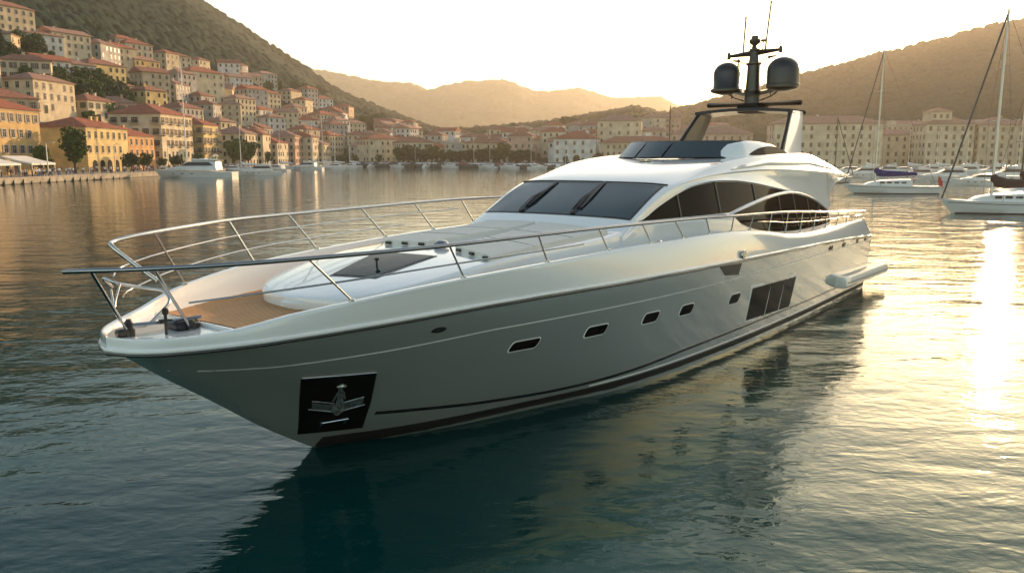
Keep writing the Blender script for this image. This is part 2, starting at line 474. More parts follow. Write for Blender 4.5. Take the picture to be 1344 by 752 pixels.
def Yhull(X, z):
    if z < 0:
        k = 1 + z * .9; return max(0, Yw_(max(0, X - Xs(z)))) * max(k, .3)
    zt = max(zr_(X), .5)
    t = min(max(z / zt, 0), 1)
    sx = X - Xs(z)
    if sx <= 0: return 0.0
    a = Yw_(sx); b_ = Yr_(sx if t < 1 else X)
    fwd = max(0, 1 - X / 16)
    p = 1.0 + .35 * fwd
    return a + (b_ - a) * t ** p
STERN = lambda z: 29.25 + (2.24 - z) * .32
def hull_side():
    xs = [0, .03, .08, .15, .25, .4, .6, .8, 1.0, 1.3, 1.6, 2, 2.5, 3, 3.5, 4, 4.5, 5, 5.6, 6.3, 7, 8, 9, 10, 11, 12, 13, 14, 15, 16, 17, 18, 19, 20, 21, 22, 23, 24, 25, 26, 27, 28, 29, 29.25]
    zt = [-.7, -.3, 0, .06, .2, .35, .5, .65, .8, 1.0, 1.2, 1.4, 1.6, 1.8, 2.0, 2.2, 2.4, 1]
    rows = []
    for i, u in enumerate(xs):
        fr = u / 29.25
        row = []
        for k, z0 in enumerate(zt):
            zz = z0 if k < len(zt) - 1 else None
            # column: stretch from stem to stern at this height
            zrub = zr_(u)
            z = zrub if zz is None else (min(z0, zrub * .985) if z0 < 1e9 else z0)
            if zz is not None: z = min(z0 * zrub / 2.45 if z0 > 0 else z0, zrub)
            x0 = Xs(z); x1 = STERN(z)
            X = x0 + (x1 - x0) * (fr if fr > .25 else fr) 
            row.append((X, Yhull(X, z), z))
        rows.append(row)
    return rows
rows = hull_side()
hb = MB()
hb.grid(rows, 0); hb.grid([[(x, -y, z) for x, y, z in r] for r in rows], 0, flip=True)
last = rows[-1]
hb.grid([[p for p in last], [(p[0] + .12, 0, p[2]) for p in last], [(p[0], -p[1], p[2]) for p in last]], 0)
YB(hb, "hull", m_hull, smooth=40)

def strip(name, m, zf, w, x0, x1, n=90, off=.006, Yf=Yhull, sides=(1, -1), thick=None, parent=None):
    mb = MB()
    for s in sides:
        A = []
        for i in range(n + 1):
            X = x0 + (x1 - x0) * i / n; z = zf(X); ww = w(X) if callable(w) else w
            pts = []
            for dz, o in ((-ww / 2 , -.02), (-ww / 2, off), (0, off + (thick or 0)), (ww / 2, off), (ww / 2, -.02)):
                y = Yf(X, z + dz) + o
                pts.append((X, s * y, z + dz))
            A.append(pts)
        mb.grid(A, 0, flip=(s < 0))
    return YB(mb, name, m, parent, 50)
# boot stripes: upper black line, lower dark line on the water
stripe_z = smooth_tab([3.2, 4.5, 5.8, 8, 11, 14, 20, 26, 30], [1.02, .88, .80, .74, .68, .64, .60, .56, .5])
strip("boot_stripe", m_boot, smooth_tab([4.2, 5.3, 6.8, 8.6, 10.9, 13.2, 18, 24, 29.8], [.77, .65, .50, .42, .46, .56, .62, .60, .55]), .075, 4.3, 29.7)
strip("waterline_stripe", m_anti, lambda X: .13, .30, 3.72, 29.8, off=.008)
strip("pinstripe", mat("pale pinstripe", (.75, .75, .72), .3), lambda X: interp(X, [0, 2, 4, 6, 10, 15, 20, 30], [2.26, 2.16, 2.18, 2.24, 2.22, 2.20, 2.22, 2.16]), .022, .72, 29.2, off=.004)
strip("lower_moulding", m_white, lambda X: .33 + 0*X, .03, 9.5, 29.5, off=.006)

# rub rail round the bow: black gasket under a white bead
def rail_strip(name, m, dz, r, off):
    mb = MB(); path = []
    for X in [29.2] + [29 - .5 * i for i in range(54)] + [1.6, 1.2, .85, .6, .4, .25, .13, .05, 0]:
        path.append((X, Yr_(X) + off, zr_(X) + dz))
    path += [(x, -y, z) for x, y, z in reversed(path[:-1])]
    path = [(x - (off if x < .2 else 0), y, z) for x, y, z in path]
    mb.tube(path, r, 6)
    return YB(mb, name, m, smooth=60)
rail_strip("rub_rail", m_white, .03, .035, .012)
rail_strip("rub_rail_gasket", m_boot, -.03, .026, .008)

# bulwark: outer face, cap, inner face
xs = [0, .03, .06, .12, .2, .3, .45, .6, .8, 1.0, 1.3, 1.6, 2, 2.5, 3, 3.5, 4, 5, 6, 7, 8, 9, 10, 11, 12, 13, 14, 15, 16, 17, 18, 19, 20, 21, 22, 23, 24, 25, 26, 27, 28, 28.6, 28.9, 29.1]
def zdeck(X): return float(interp(X, [0, 1.5, 2, 15, 18, 30], [2.80, 2.80, 2.74, 2.74, 2.62, 2.6]))
bw = MB()
for s in (1, -1):
    G = []
    for X in xs:
        yr, yt = Yr_(X), Yt_(X); z0, z1 = zr_(X) + .04, zt_(X)
        inn = min(.13, yt * .8)
        rows_ = []
        for t in (0, .3, .6, .85): rows_.append((X, yr + (yt - yr) * t + .012 * math.sin(t * math.pi) * min(1, yr), z0 + (z1 - z0) * t))
        rows_ += [(X, yt, z1 - .03), (X, yt - min(.02, yt * .2), z1 - .004), (X, yt - inn * .5, z1), (X, max(yt - inn, 0), z1 - .01), (X, max(yt - inn - .03, 0), min(z1 - .02, zdeck(X) + .0) if False else (zdeck(X) + z1) / 2 if z1 - zdeck(X) > .1 else z1 - .015), (X, max(yt - inn - .10 * min(1, X / 3), 0), zdeck(X) - .03)]
        G.append([(x, s * y, z) for x, y, z in rows_])
    bw.grid(G, 0, flip=(s < 0))
YB(bw, "bulwark", m_white, smooth=38)

# decks
def deck(name, m, x0, x1, zoff, inset, n=40, ymax=None, xf=None):
    mb = MB(); G = []
    for i in range(n + 1):
        X = x0 + (x1 - x0) * i / n
        y = max(Yt_(X) - inset, .0)
        if ymax: y = min(y, ymax(X))
        G.append([(X, y, zdeck(X) + zoff), (X, y * .5, zdeck(X) + zoff + .01), (X, 0, zdeck(X) + zoff + .012), (X, -y * .5, zdeck(X) + zoff + .01), (X, -y, zdeck(X) + zoff)])
    mb.grid(G, 0)
    return YB(mb, name, m, smooth=30)
deck("bow_platform", m_white, .02, 1.9, .0, .04)
deck("side_deck", m_cream, 1.7, 29.1, 0.0, .15, 60)
tk = deck("teak_deck", m_teak, 1.62, 8.0, .018, .30, 40)
# moulded lip between bow platform and teak well
lip = MB(); lip.box((1.42, 0, 2.83), (.10, 2.3, .07), bev=.03); YB(lip, "deck_coaming", m_white, smooth=40)

# ---------------------------------------------------------------- coachroof on the foredeck
cw = smooth_tab([3.35, 3.40, 3.52, 3.75, 4.1, 4.6, 5.4, 6.5, 8, 10, 12.6], [0, .38, .82, 1.20, 1.50, 1.76, 1.95, 2.05, 2.12, 2.22, 2.42])
cz = smooth_tab([3.35, 3.6, 4.0, 4.6, 5.5, 7, 9, 11, 12.0, 12.6], [2.96, 2.98, 3.05, 3.14, 3.26, 3.42, 3.52, 3.60, 3.72, 3.86])
YC = -.16
cr = MB(); G = []
for X in [3.35, 3.37, 3.42, 3.5, 3.6, 3.72, 3.85, 4, 4.2, 4.45, 4.7, 5, 5.4, 6, 6.5, 7, 8, 9, 10, 11, 11.6, 12, 12.3, 12.6]:
    w_ = cw(X); z = cz(X); b0 = zdeck(X) - .02; row = []
    half = [(1.00, b0), (1.03, b0 + (z - b0) * .35), (1.03, b0 + (z - b0) * .68), (1.015, z - .05), (.99, z - .008), (.965, z), (.6, z + .03 * min(1, w_)), (.3, z + .045 * min(1, w_)), (0, z + .05 * min(1, w_))]
    row = [(X - (.10 if X < 3.4 and k in (1, 2) else 0), YC + f * w_, zz) for k, (f, zz) in enumerate(half)] + [(X, YC - f * w_, zz) for f, zz in reversed(half[:-1])]
    G.append(row)
cr.grid(G, 0); cr.add(G[0], [tuple(reversed(range(len(G[0]))))])
YB(cr, "coachroof", m_white, smooth=38)
def zcoach(X, y):
    w_ = max(cw(X), .1); f = abs((y - YC) / w_); z = cz(X)
    return float(interp(f, [0, .3, .6, .94, 1], [z + .05, z + .045, z + .03, z, z - .05]))
def top_patch(poly, zf, off, th, n=10):
    """quad in plan (4 corners) laid on a surface, with thickness"""
    a, b, c, d = [Vector(p) for p in poly]; mb = MB(); G = []
    for i in range(n + 1):
        r = []
        for j in range(n + 1):
            s, t = i / n, j / n
            p = (a * (1 - s) + b * s) * (1 - t) + (d * (1 - s) + c * s) * t
            r.append((p.x, p.y, zf(p.x, p.y) + off))
        G.append(r)
    mb.grid(G, 0, flip=True)
    ring = [G[i][0] for i in range(n)] + [G[n][j] for j in range(n)] + [G[i][n] for i in range(n, 0, -1)] + [G[0][j] for j in range(n, 0, -1)]
    mb.grid([ring, [(x, y, z - th) for x, y, z in ring]], 0, close=True)
    return mb
# deck hatch: dark glass with frame and handle
q = [(4.64, -.34), (6.49, -.98), (6.57, .55), (4.81, .64)]
qf = [(4.57, -.36), (6.50, -1.04), (6.66, .58), (4.79, .72)]
fr = YB(top_patch(qf, zcoach, .012, .03), "hatch_frame", m_black, smooth=20)
hg = YB(top_patch(q, zcoach, .020, .02), "foredeck_hatch", m_hatch, smooth=20)
hh = MB(); hh.lathe([(.02, 0), (.02, .10), (.05, .12), (.05, .16), (.02, .17)], (5.45, .05, zcoach(5.45, .05) + .02), 12)
YB(hh, "handle", m_black, hg)
# sun pads
for poly in ([(7.28, .55), (11.5, -.20), (11.3, 1.95), (6.87, 1.85)], [(7.40, -1.75), (11.5, -1.95), (11.5, -.36), (7.48, -.45)]):
    p = YB(top_patch(poly, zcoach, .11, .12, 14), "sun_pad", m_cush, smooth=50)
    a, d = Vector(poly[0]), Vector(poly[3]); b_, c_ = Vector(poly[1]), Vector(poly[2])
    for t in (.33, .66):
        sm = MB(); sm.tube([tuple((a * (1 - t) + b_ * t) * (1 - k / 8) + (d * (1 - t) + c_ * t) * k / 8) + (zcoach(*((a * (1 - t) + b_ * t) * (1 - k / 8) + (d * (1 - t) + c_ * t) * k / 8)) + .111,) for k in range(9)], .008, 5)
        YB(sm, "seam", m_rubber, p)
    for t in (.12, .5, .88):
        c = a * (1 - t) + d * t; lt = MB(); lt.box((c.x - .035, c.y, zcoach(c.x, c.y) + .05), (.05, .16, .06), rz=math.atan2(d.y - a.y, d.x - a.x) - math.pi / 2, bev=.01)
        YB(lt, "latch", m_black, p, 30)
# deck light / horn on the centre line
v = MB(); zc0 = zcoach(7.1, .05) + .02
v.lathe([(.05, 0), (.06, .04), (.16, .06), (.17, .10), (.12, .15), (.05, .17)], (7.5, -.05, zc0), 16); v.box((7.5, -.05, zc0 + .01), (.45, .12, .05), bev=.02)
YB(v, "deck_vent", m_dsteel, smooth=40)

# ---------------------------------------------------------------- deckhouse
YD = -.22
Wx = smooth_tab([11.5, 12.1, 14, 16, 20, 24, 30], [2.18, 2.2, 2.45, 2.72, 2.95, 2.98, 2.9])
def Wside(X, z): return Wx(X) - .25 * (z - 3.9)
arcx = [12.05, 12.51, 13.35, 14.3, 15.17, 16.37, 17.38, 18.81, 20.06, 21.67, 23.87, 25.75, 25.9]
arcz = [3.86, 3.92, 4.22, 4.51, 4.70, 4.79, 4.77, 4.66, 4.52, 4.34, 4.03, 3.52, 3.46]
zwin = smooth_tab(arcx, arcz)
zbot = smooth_tab([12, 16.8, 17.3, 18.7, 20.2, 22, 24, 26.8, 30], [3.86, 3.86, 3.55, 3.22, 3.08, 3.0, 2.99, 3.08, 3.1])
Ttop = smooth_tab([11.5, 11.8, 12.1, 14.05, 14.25, 15, 16, 17.5, 19, 21, 25, 27, 28.5, 29.7], [3.62, 3.74, 3.90, 4.72, 4.80, 5.0, 5.17, 5.33, 5.43, 5.47, 5.47, 5.2, 4.95, 4.74])
Ysh = smooth_tab([11.5, 12.1, 14, 15.2, 17.3, 20, 24, 27, 29, 29.7], [2.15, 2.18, 2.24, 2.26, 2.36, 2.5, 2.5, 2.5, 2.45, 2.2])
zsh = smooth_tab([11.5, 12.1, 14, 15.2, 17.3, 20, 22, 24, 27, 28.6, 29.7], [3.60, 3.88, 4.68, 4.93, 5.32, 5.52, 5.58, 5.60, 5.27, 5.0, 4.75])
Ycr = smooth_tab([11.5, 12.1, 14, 15.2, 17.1, 19.7, 24.3, 28, 29.3, 29.7], [2.17, 2.20, 2.30, 2.42, 2.56, 2.74, 2.92, 2.92, 2.78, 2.3])
zcr = smooth_tab([11.5, 12.1, 14, 15.2, 17.1, 19.7, 24.3, 29.7], [3.58, 3.86, 4.62, 4.86, 5.02, 5.08, 4.96, 4.73])
def zlow(X):   # bottom of the side body
    return float(interp(X, [11.5, 25.7, 25.85, 26.0, 26.2, 26.5, 26.8, 27.2, 28, 29, 29.7], [2.6, 2.6, 3.50, 3.80, 4.0, 4.18, 4.29, 4.39, 4.52, 4.64, 4.71]))
def roofz(X, y):
    f = min(abs((y - YD) / (Ysh(X) - YD)), 1); return Ttop(X + .35 * (1 - f * f)) + (zsh(X) - Ttop(X)) * max(0, f - .75) / .25
dh = MB(); G = []
st = [11.5, 11.7, 11.9, 12.1, 12.3, 12.7, 13.1, 13.5, 13.9, 14.05, 14.2, 14.5, 15, 15.5, 16, 16.5, 17, 17.5, 18, 18.5, 19, 19.5, 20, 20.5, 21, 21.5, 22, 22.5, 23, 23.5, 24, 24.5, 25, 25.4, 25.7, 25.85, 26.0, 26.2, 26.5, 26.8, 27.2, 27.6, 28, 28.4, 28.8, 29.1, 29.4, 29.6, 29.7]
for X in st:
    zl = zlow(X); zw = max(min(zwin(X), zcr(X) - .04), zl + .01) if X < 25.85 else max(zl + .02, zl)
    half = []
    for f in (0, .2, .4, .6, .8, .92): 
        y = YD + f * (Ysh(X) - YD); half.append((y, roofz(X, y)))
    ys, zs, yc, zc_ = Ysh(X), max(zsh(X), zl + .06), Ycr(X), max(zcr(X), zl + .04)
    half.append((ys, zs))
    half.append((ys + (yc - ys) * .25, zs + (zc_ - zs) * .18)); 
    half.append((ys + (yc - ys) * .55, zs + (zc_ - zs) * .55)); half.append((ys + (yc - ys) * .80, zs + (zc_ - zs) * .80)); half.append((yc, zc_))
    yw = Wside(X, zw)
    kk = min(1, max(0, (X - 14) / 3))
    half.append((yc - .03 * kk, zc_ - .05 * kk if zc_ - zw > .08 else zc_)); 
    half.append(((yc * .3 + yw * .7) - .04 * kk, zc_ * .5 + zw * .5)); half.append((yw + .05 * kk, zw + .02)); half.append((yw, zw - .02 if X < 25.85 else zw - .01))
    if X < 25.85:
        zb = min(zbot(X), zw - .03) if X > 12.2 else zw - .04
        zb = max(zb, 2.75)
        kx = min(1, max(0, (X - 11.5) / 1.2)); half.append((Wside(X, zb), zb)); k2 = kx if X < 16.6 else max(0, (17.6 - X))
        half.append((Wside(X, zb) + .10 * k2, zb - .03)); half.append((Wside(X, zb) + .13 * k2, zb - .10)); kx = min(1, max(0, (X - 11.5) / 5)); half.append((Wside(X, zb) * kx + (1 - kx) * 2.2 + .12 * kx, min(zb - .2, 2.9))); half.append((Wside(X, zb) * kx + (1 - kx) * 2.2 + .12 * kx, 2.55))
    else:
        for k in range(1, 6): half.append((yw * (1 - k * .19), zl - .01 + .0 * k))
    row = [(X, y, z) for y, z in half]
    mir = [(X, 2 * YD - y, z) for y, z in half[1:]]
    G.append(list(reversed(mir)) + row)
dh.grid(G, 0, flip=True)
dh.add(G[-1], [tuple(range(len(G[-1])))]); dh.add(G[0], [tuple(reversed(range(len(G[0]))))])
YB(dh, "deckhouse", m_white, smooth=32)
# aft bulkhead with dark doors
ab = MB(); ab.box((25.6, YD, 3.5), (.1, 5.2, 1.9)); YB(ab, "aft_bulkhead", m_white, smooth=None)
ad = MB(); ad.box((25.67, YD, 3.45), (.06, 3.6, 1.6), bev=.02); YB(ad, "sliding_door", m_glassb, smooth=None)

# windscreen panes laid on the raked front
def wpane(x0, x1, y0, y1, y2, y3, off=.012):
    """lower edge y0..y1 at x0, upper edge y2..y3 at x1"""
    mb = MB(); G = []
    for i in range(13):
        s = i / 12; r = []
        for j in range(13):
            t = j / 12
            y = (y0 * (1 - t) + y1 * t) * (1 - s) + (y2 * (1 - t) + y3 * t) * s
            f = min(abs((y - YD) / (2.45)), 1)
            X = x0 + (x1 - x0) * s - .25 * (1 - f * f)
            r.append((X, y, roofz(X, y) + off))
        G.append(r)
    mb.grid(G, 0)
    return mb
B0 = [-2.52, -1.20, .42, 2.08]; B1 = [-2.50, -1.22, .42, 2.06]
YB(wpane(12.15, 14.02, -2.56, 2.12, -2.54, 2.10, .007), "windscreen_frame", m_black, smooth=40)
for k in range(3):
    YB(wpane(12.20, 13.97, B0[k] + .02, B0[k + 1] - .02, B1[k] + .02, B1[k + 1] - .02, .013), "windscreen", m_glass, smooth=40)
# brow line above the windscreen
br = MB(); P_ = []
for i in range(25):
    y = -2.62 + i * (4.78 / 24); f = min(abs((y - YD) / 2.45), 1); X = 14.08 - .25 * (1 - f * f); P_.append((X, y, roofz(X, y) + .02))
br.tube(P_, .025, 6); YB(br, "windscreen_brow", m_black, smooth=60)
# wipers
def wiper(yb, yt_, spread):
    p = MB()
    def on(x, y, o): return (x, y, roofz(x, y) + o)
    base = (12.05, yb); 
    p.lathe([(.07, 0), (.07, .05), (.03, .07)], on(base[0], base[1], .0), 10)
    for d in (-.04, .04):
        p.tube([on(base[0], base[1] + d, .07), on(12.6, yb + (yt_ - yb) * .45 + d, .13), on(13.0, yb + (yt_ - yb) * .7 + d * .5, .09)], .014, 6)
    o = YB(p, "wiper", m_black)
    b = MB()
    for d in spread:
        b.tube([on(12.25, yb + (yt_ - yb) * .12 + d, .045), on(12.9, yb + (yt_ - yb) * .52 + d * .7, .06), on(13.8, yt_ + d * .2, .045)], [.028, .04, .016], 6)
    YB(b, "wiper_blade", m_black, o)
wiper(-1.22, -1.75 + .55, (0, .08)); wiper(.45, .12 + .25, (-.08, .05, .14))

# generic patch on a side surface between two curves
def side_patch(topf, botf, x0, x1, Yf, off, nx=40, nz=5, s=1, c=0.0):
    mb = MB(); G = []
    for i in range(nx + 1):
        X = x0 + (x1 - x0) * i / nx; zt, zb = topf(X), botf(X); r = []
        if zt < zb + .002: zt = zb + .002
        for j in range(nz + 1):
            z = zb + (zt - zb) * j / nz; y = Yf(X, z) + off
            r.append((X, y if s > 0 else 2 * c - y, z))
        G.append(r)
    mb.grid(G, 0, flip=(s < 0))
    dd = -.03 * s
    for edge in ([g[0] for g in G], [g[-1] for g in G], G[0], G[-1]):
        mb.grid([edge, [(x, y + dd, z) for x, y, z in edge]], 0)
    return mb
swx = [16.87, 17.68, 18.66, 19.92, 21.48, 22.6, 23.9, 25.0, 25.75]
swz = [3.83, 3.97, 4.10, 4.23, 4.30, 4.24, 4.03, 3.74, 3.50]
swoosh = smooth_tab(swx, swz)
for s in (1, -1):
    up_t = lambda X: zwin(X) - .025
    up_b = lambda X: 3.875 if X < 16.9 else min(swoosh(X) + .05, zwin(X) - .03)
    p = YB(side_patch(up_t, up_b, 12.35, 21.9, Wside, .012, 60, 4, s, YD), "saloon_window", m_glassb, smooth=60)
    lo = YB(side_patch(lambda X: min(swoosh(X) - .05, zwin(X) - .04) if X < 26 else 3.4, lambda X: min(zbot(X) + .02, swoosh(X) - .06) if X < 25.7 else zbot(25.7) + .02, 17.0, 25.7, Wside, .012, 60, 5, s, YD), "cockpit_window", m_glassb, smooth=60)
    for X, z0, z1 in ((14.22, 3.88, 4.47), (16.25, 3.88, 4.77), (18.68, 4.15, 4.65)):
        m_ = MB(); yv = lambda z: (Wside(X, z) + .02) if s > 0 else 2 * YD - Wside(X, z) - .02
        m_.tube([(X, yv(z0), z0), (X, yv(z1), z1)], .028, 6); YB(m_, "mullion", m_black, p)
    for X in (20.6, 22.0, 23.4, 24.6):
        m_ = MB(); z0, z1 = zbot(X) + .03, min(swoosh(X), zwin(X)) - .07; yv = lambda z: (Wside(X, z) + .018) if s > 0 else 2 * YD - Wside(X, z) - .018
        m_.tube([(X, yv(z0), z0), (X, yv(z1), z1)], .022, 6); YB(m_, "mullion", m_black, lo)
    for nm, f, wd in (("swoosh_trim", swoosh, .10),):
        mb = MB(); G = []
        for i in range(61):
            X = 16.75 + (25.72 - 16.75) * i / 60; z = min(f(max(X, 16.87)), zwin(X) + .02) - max(0, 16.87 - X) * .3; r = []
            hw = wd * min(1, .35 + (X - 16.75) * .5) / 2
            if X > 22: hw *= .7
            for dz, o in ((-hw, 0), (-hw * .9, .05), (0, .075), (hw * .9, .05), (hw, 0)):
                y = Wside(X, z + dz) + o; r.append((X, y if s > 0 else 2 * YD - y, z + dz))
            G.append(r)
        mb.grid(G, 0, flip=(s < 0)); YB(mb, nm, m_white, smooth=50)
    # long shadow-casting styling ridge on the upper side
    mb = MB(); G = []
    for i in range(41):
        X = 17.5 + (28.4 - 17.5) * i / 40; t = i / 40
        z = float(interp(X, [17.5, 20, 24, 28.4], [5.12, 5.30, 5.27, 4.92])); hw = .11 * math.sin(math.pi * min(1, t * 1.1) ** .7) + .004
        def ysurf(zq):
            ys, zs, yc, zc_ = Ysh(X), zsh(X), Ycr(X), zcr(X)
            return ys + (yc - ys) * min(max((zs - zq) / max(zs - zc_, .01), 0), 1)
        r = []
        for dz, o in ((hw, -.01), (hw * .5, .035), (0, .05 + hw * .4), (-hw * .7, .02), (-hw, -.01)):
            y = ysurf(z + dz) + o; r.append((X, y if s > 0 else 2 * YD - y, z + dz))
        G.append(r)
    mb.grid(G, 0, flip=(s > 0)); YB(mb, "styling_ridge", m_white, smooth=60)

# ---------------------------------------------------------------- flybridge screen and coaming
FX0 = lambda y: 19.0 - .9 * (1 - ((y - YD) / 2.0) ** 2) - .25 * (y < YD) * 0
def fb_row(z, lean):
    pts = []
    for i in range(25):
        y = -2.15 + i * (3.95 / 24); pts.append((FX0(y) + lean, y * (1 - .0 * lean), z))
    return pts
fbx = smooth_tab([0, .5, 1], [5.42, 5.72, 5.98])
def fb_pane(t0, t1, off, z0=5.46, z1=5.96):
    mb = MB(); G = []
    for i in range(5):
        s = i / 4; z = z0 + (z1 - z0) * s; r = []
        for j in range(9):
            y = (t0 + (t1 - t0) * j / 8); r.append((FX0(y) + s * .85 * (z1 - z0) / .5 - off, y, z))
        G.append(r)
    mb.grid(G, 0); return mb
ff = fb_pane(-2.2, 1.85, 0, 5.42, 6.0)
G2 = [[(x + .06, y, z) for x, y, z in [(FX0(-2.2 + 4.05 * j / 8) + s_ * .98, -2.2 + 4.05 * j / 8, 5.42 + .58 * s_) for j in range(9)]] for s_ in (0, .5, 1)]
ff.grid(G2, 0, flip=True)
fbf = YB(ff, "flybridge_screen_frame", m_black, smooth=50)
for a, b in ((-2.08, -1.18), (-1.10, -.12), (-.04, 1.72)):
    YB(fb_pane(a, b, .014), "flybridge_screen", m_glass, smooth=50)
fw = MB()
fw.tube([(18.75, .15, 5.50), (19.2, -.05, 5.78), (19.5, -.12, 5.95)], [.03, .035, .015], 6); YB(fw, "wiper", m_black)
# side coamings: arched white shell with a dark opening
for s in (1, -1):
    mb = MB(); G = []
    top = smooth_tab([18.9, 19.4, 20.2, 21.5, 22.6, 23.3], [5.50, 5.90, 5.99, 5.95, 5.82, 5.60]) if s > 0 else smooth_tab([18.9, 19.6, 20.2, 21.5, 22.6, 23.3], [5.44, 5.60, 5.85, 5.92, 5.82, 5.60])
    for i in range(31):
        X = 18.9 + (23.3 - 18.9) * i / 30; z1 = max(top(X), 5.46)
        y0 = float(interp(X, [18.9, 19.6, 21, 23.3], [1.70, 2.0, 2.15, 2.2]))
        r = [(X, y0 + .12, 5.38), (X, y0 + .08, 5.38 + (z1 - 5.38) * .5), (X, y0 - .02, 5.38 + (z1 - 5.38) * .85), (X, y0 - .12, z1), (X, y0 - .28, z1 - .02), (X, y0 - .34, 5.40)]
        G.append([(x, y if s > 0 else 2 * YD - y, z) for x, y, z in r])
    mb.grid(G, 0, flip=(s > 0)); 
    mb.add(G[-1], [tuple(range(6))]); co = YB(mb, "flybridge_coaming", m_white, smooth=45)
    yo = lambda X, z: float(interp(X, [18.9, 19.6, 21, 23.3], [1.70, 2.0, 2.15, 2.2])) + .12 - .10 * max(0, min((z - 5.38) / .5, 1)) 
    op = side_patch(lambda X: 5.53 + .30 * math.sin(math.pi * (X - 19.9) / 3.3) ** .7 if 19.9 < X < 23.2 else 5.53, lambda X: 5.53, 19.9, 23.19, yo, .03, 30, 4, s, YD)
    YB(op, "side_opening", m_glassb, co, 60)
# roof searchlight below the screen
sv = MB(); sv.box((17.2, -.2, roofz(17.2, -.2) + .03), (.25, .5, .04), bev=.015); sv.lathe([(.05, 0), (.05, .06), (.02, .08)], (17.1, -.1, roofz(17.1, -.1) + .02), 10); YB(sv, "roof_cleat", m_steel)
seat = MB(); seat.box((22.6, YD, 5.62), (.9, 2.6, .35), bev=.08); seat.box((23.0, YD, 5.85), (.2, 2.6, .4), bev=.06); YB(seat, "flybridge_bench", m_cush, smooth=40)

# ---------------------------------------------------------------- radar arch
def leg_arch(s):
    mb = MB(); G = []
    for t in [i / 10 for i in range(11)]:
        x0 = 23.3 + 1.65 * t ** 1.05; x1 = 25.35 + .95 * t; z = 5.50 + 1.68 * t
        yo = 2.20 - .30 * t; th = .16 - .03 * t
        r = [(x0, yo - th * .5, z), (x0 + .06, yo, z), ((x0 + x1) / 2, yo + .03, z), (x1 - .06, yo, z), (x1, yo - th * .5, z), (x1 - .06, yo - th, z), ((x0 + x1) / 2, yo - th - .02, z), (x0 + .06, yo - th, z)]
        G.append([(x, YD + .1 + y if s > 0 else YD + .1 - y, zz) for x, y, zz in r])
    mb.grid(G, 0, flip=(s < 0), close=True); mb.add(G[-1], [tuple(range(8))])
    for q in range(len(mb.m)):
        if q % 8 in (0, 5, 6, 7): mb.m[q] = 1  # front and inner faces: their shade is put in with the dark mast colour
    return mb
arch = YB(leg_arch(1), "radar_arch_leg", [m_white, m_mast], smooth=40)
arch2 = YB(leg_arch(-1), "radar_arch_leg", [m_white, m_mast], smooth=40)
for s, par in ((1, arch), (-1, arch2)):   # dark leading edge
    e = MB(); y = YD + .1 + s * 2.12; e.tube([(23.28, y, 5.55), (24.2, YD + .1 + s * (2.12 - .15), 6.4), (24.98, YD + .1 + s * (2.12 - .30), 7.15)], .075, 8); YB(e, "leading_edge", m_black, par)
tb = MB(); G = []
for i in range(17):
    y = -1.95 + 3.9 * i / 16; c = .10 * (1 - (y / 1.95) ** 2)
    G.append([(24.85 - c, YD + .1 + y, 7.10 + c), (24.9 - c, YD + .1 + y, 7.22 + c), (26.3, YD + .1 + y, 7.22 + c), (26.4, YD + .1 + y, 7.12 + c), (26.3, YD + .1 + y, 7.06 + c)])
tb.grid(G, 0, close=True); YB(tb, "arch_top", m_mast, smooth=40)
sl_ = MB(); sl_.box((25.6, .02, 7.32), (1.1, .9, .36), bev=.06); YB(sl_, "arch_plinth", m_matt, smooth=30)
rp = MB(); G = []
for i in range(21):
    y = -1.85 + 3.75 * i / 20; w_ = .42 * (1 - abs((y - .02) / 2.0) ** 3) + .05; zz = 7.50 - .005 * y
    G.append([(25.6 - w_, y, zz), (25.6, y, zz + .09), (25.6 + w_, y, zz), (25.6, y, zz - .09)])
rp.grid(G, 0, close=True); rp.add(G[0], [(0, 1, 2, 3)]); rp.add(G[-1], [(3, 2, 1, 0)]); YB(rp, "radar_wing", m_matt, smooth=40)
MX, MY = 25.5, .02
pm = MB()
pm.lathe([(.34, 7.42), (.30, 7.6), (.30, 7.95), (.33, 8.0)], (MX, MY, 0), 16)
pm.lathe([(.28, 8.0), (.25, 8.5), (.24, 8.95), (.30, 9.0), (.30, 9.04), (.20, 9.06), (.17, 9.3), (.16, 9.48), (.20, 9.52), (.20, 9.56), (.11, 9.6), (.09, 9.72)], (MX, MY, 0), 16)
mst = YB(pm, "radar_mast", m_mast, smooth=40)
pl = MB()
for s, yc_, zc_ in ((-1, -1.05, 8.02), (1, 1.18, 8.06)):
    G = []
    for i in range(9):
        t = i / 8; y = MY + (yc_ - MY) * t; G.append([(MX - .30, y, 7.88 + (zc_ - 7.88) * t), (MX, y, 7.96 + (zc_ - 7.9) * t), (MX + .30, y, 7.88 + (zc_ - 7.88) * t), (MX, y, 7.76 + (zc_ - 7.84) * t)])
    pl.grid(G, 0, close=True)
    pl.lathe([(.2, -.14), (.52, -.06), (.62, .0), (.62, .07), (.58, .10)], (MX, yc_, zc_), 24)
    pl.tube([(MX, MY + s * .3, 7.62), (MX, MY + s * .7, 7.75), (MX - .1, yc_ - s * .1, zc_ - .1)], .03, 6)
    pl.tube([(MX - .3, yc_ - s * .35, zc_ - .1), (MX - .3, yc_ - s * .35, zc_ - .32)], .025, 6)
YB(pl, "dome_platform", m_mast, smooth=40)
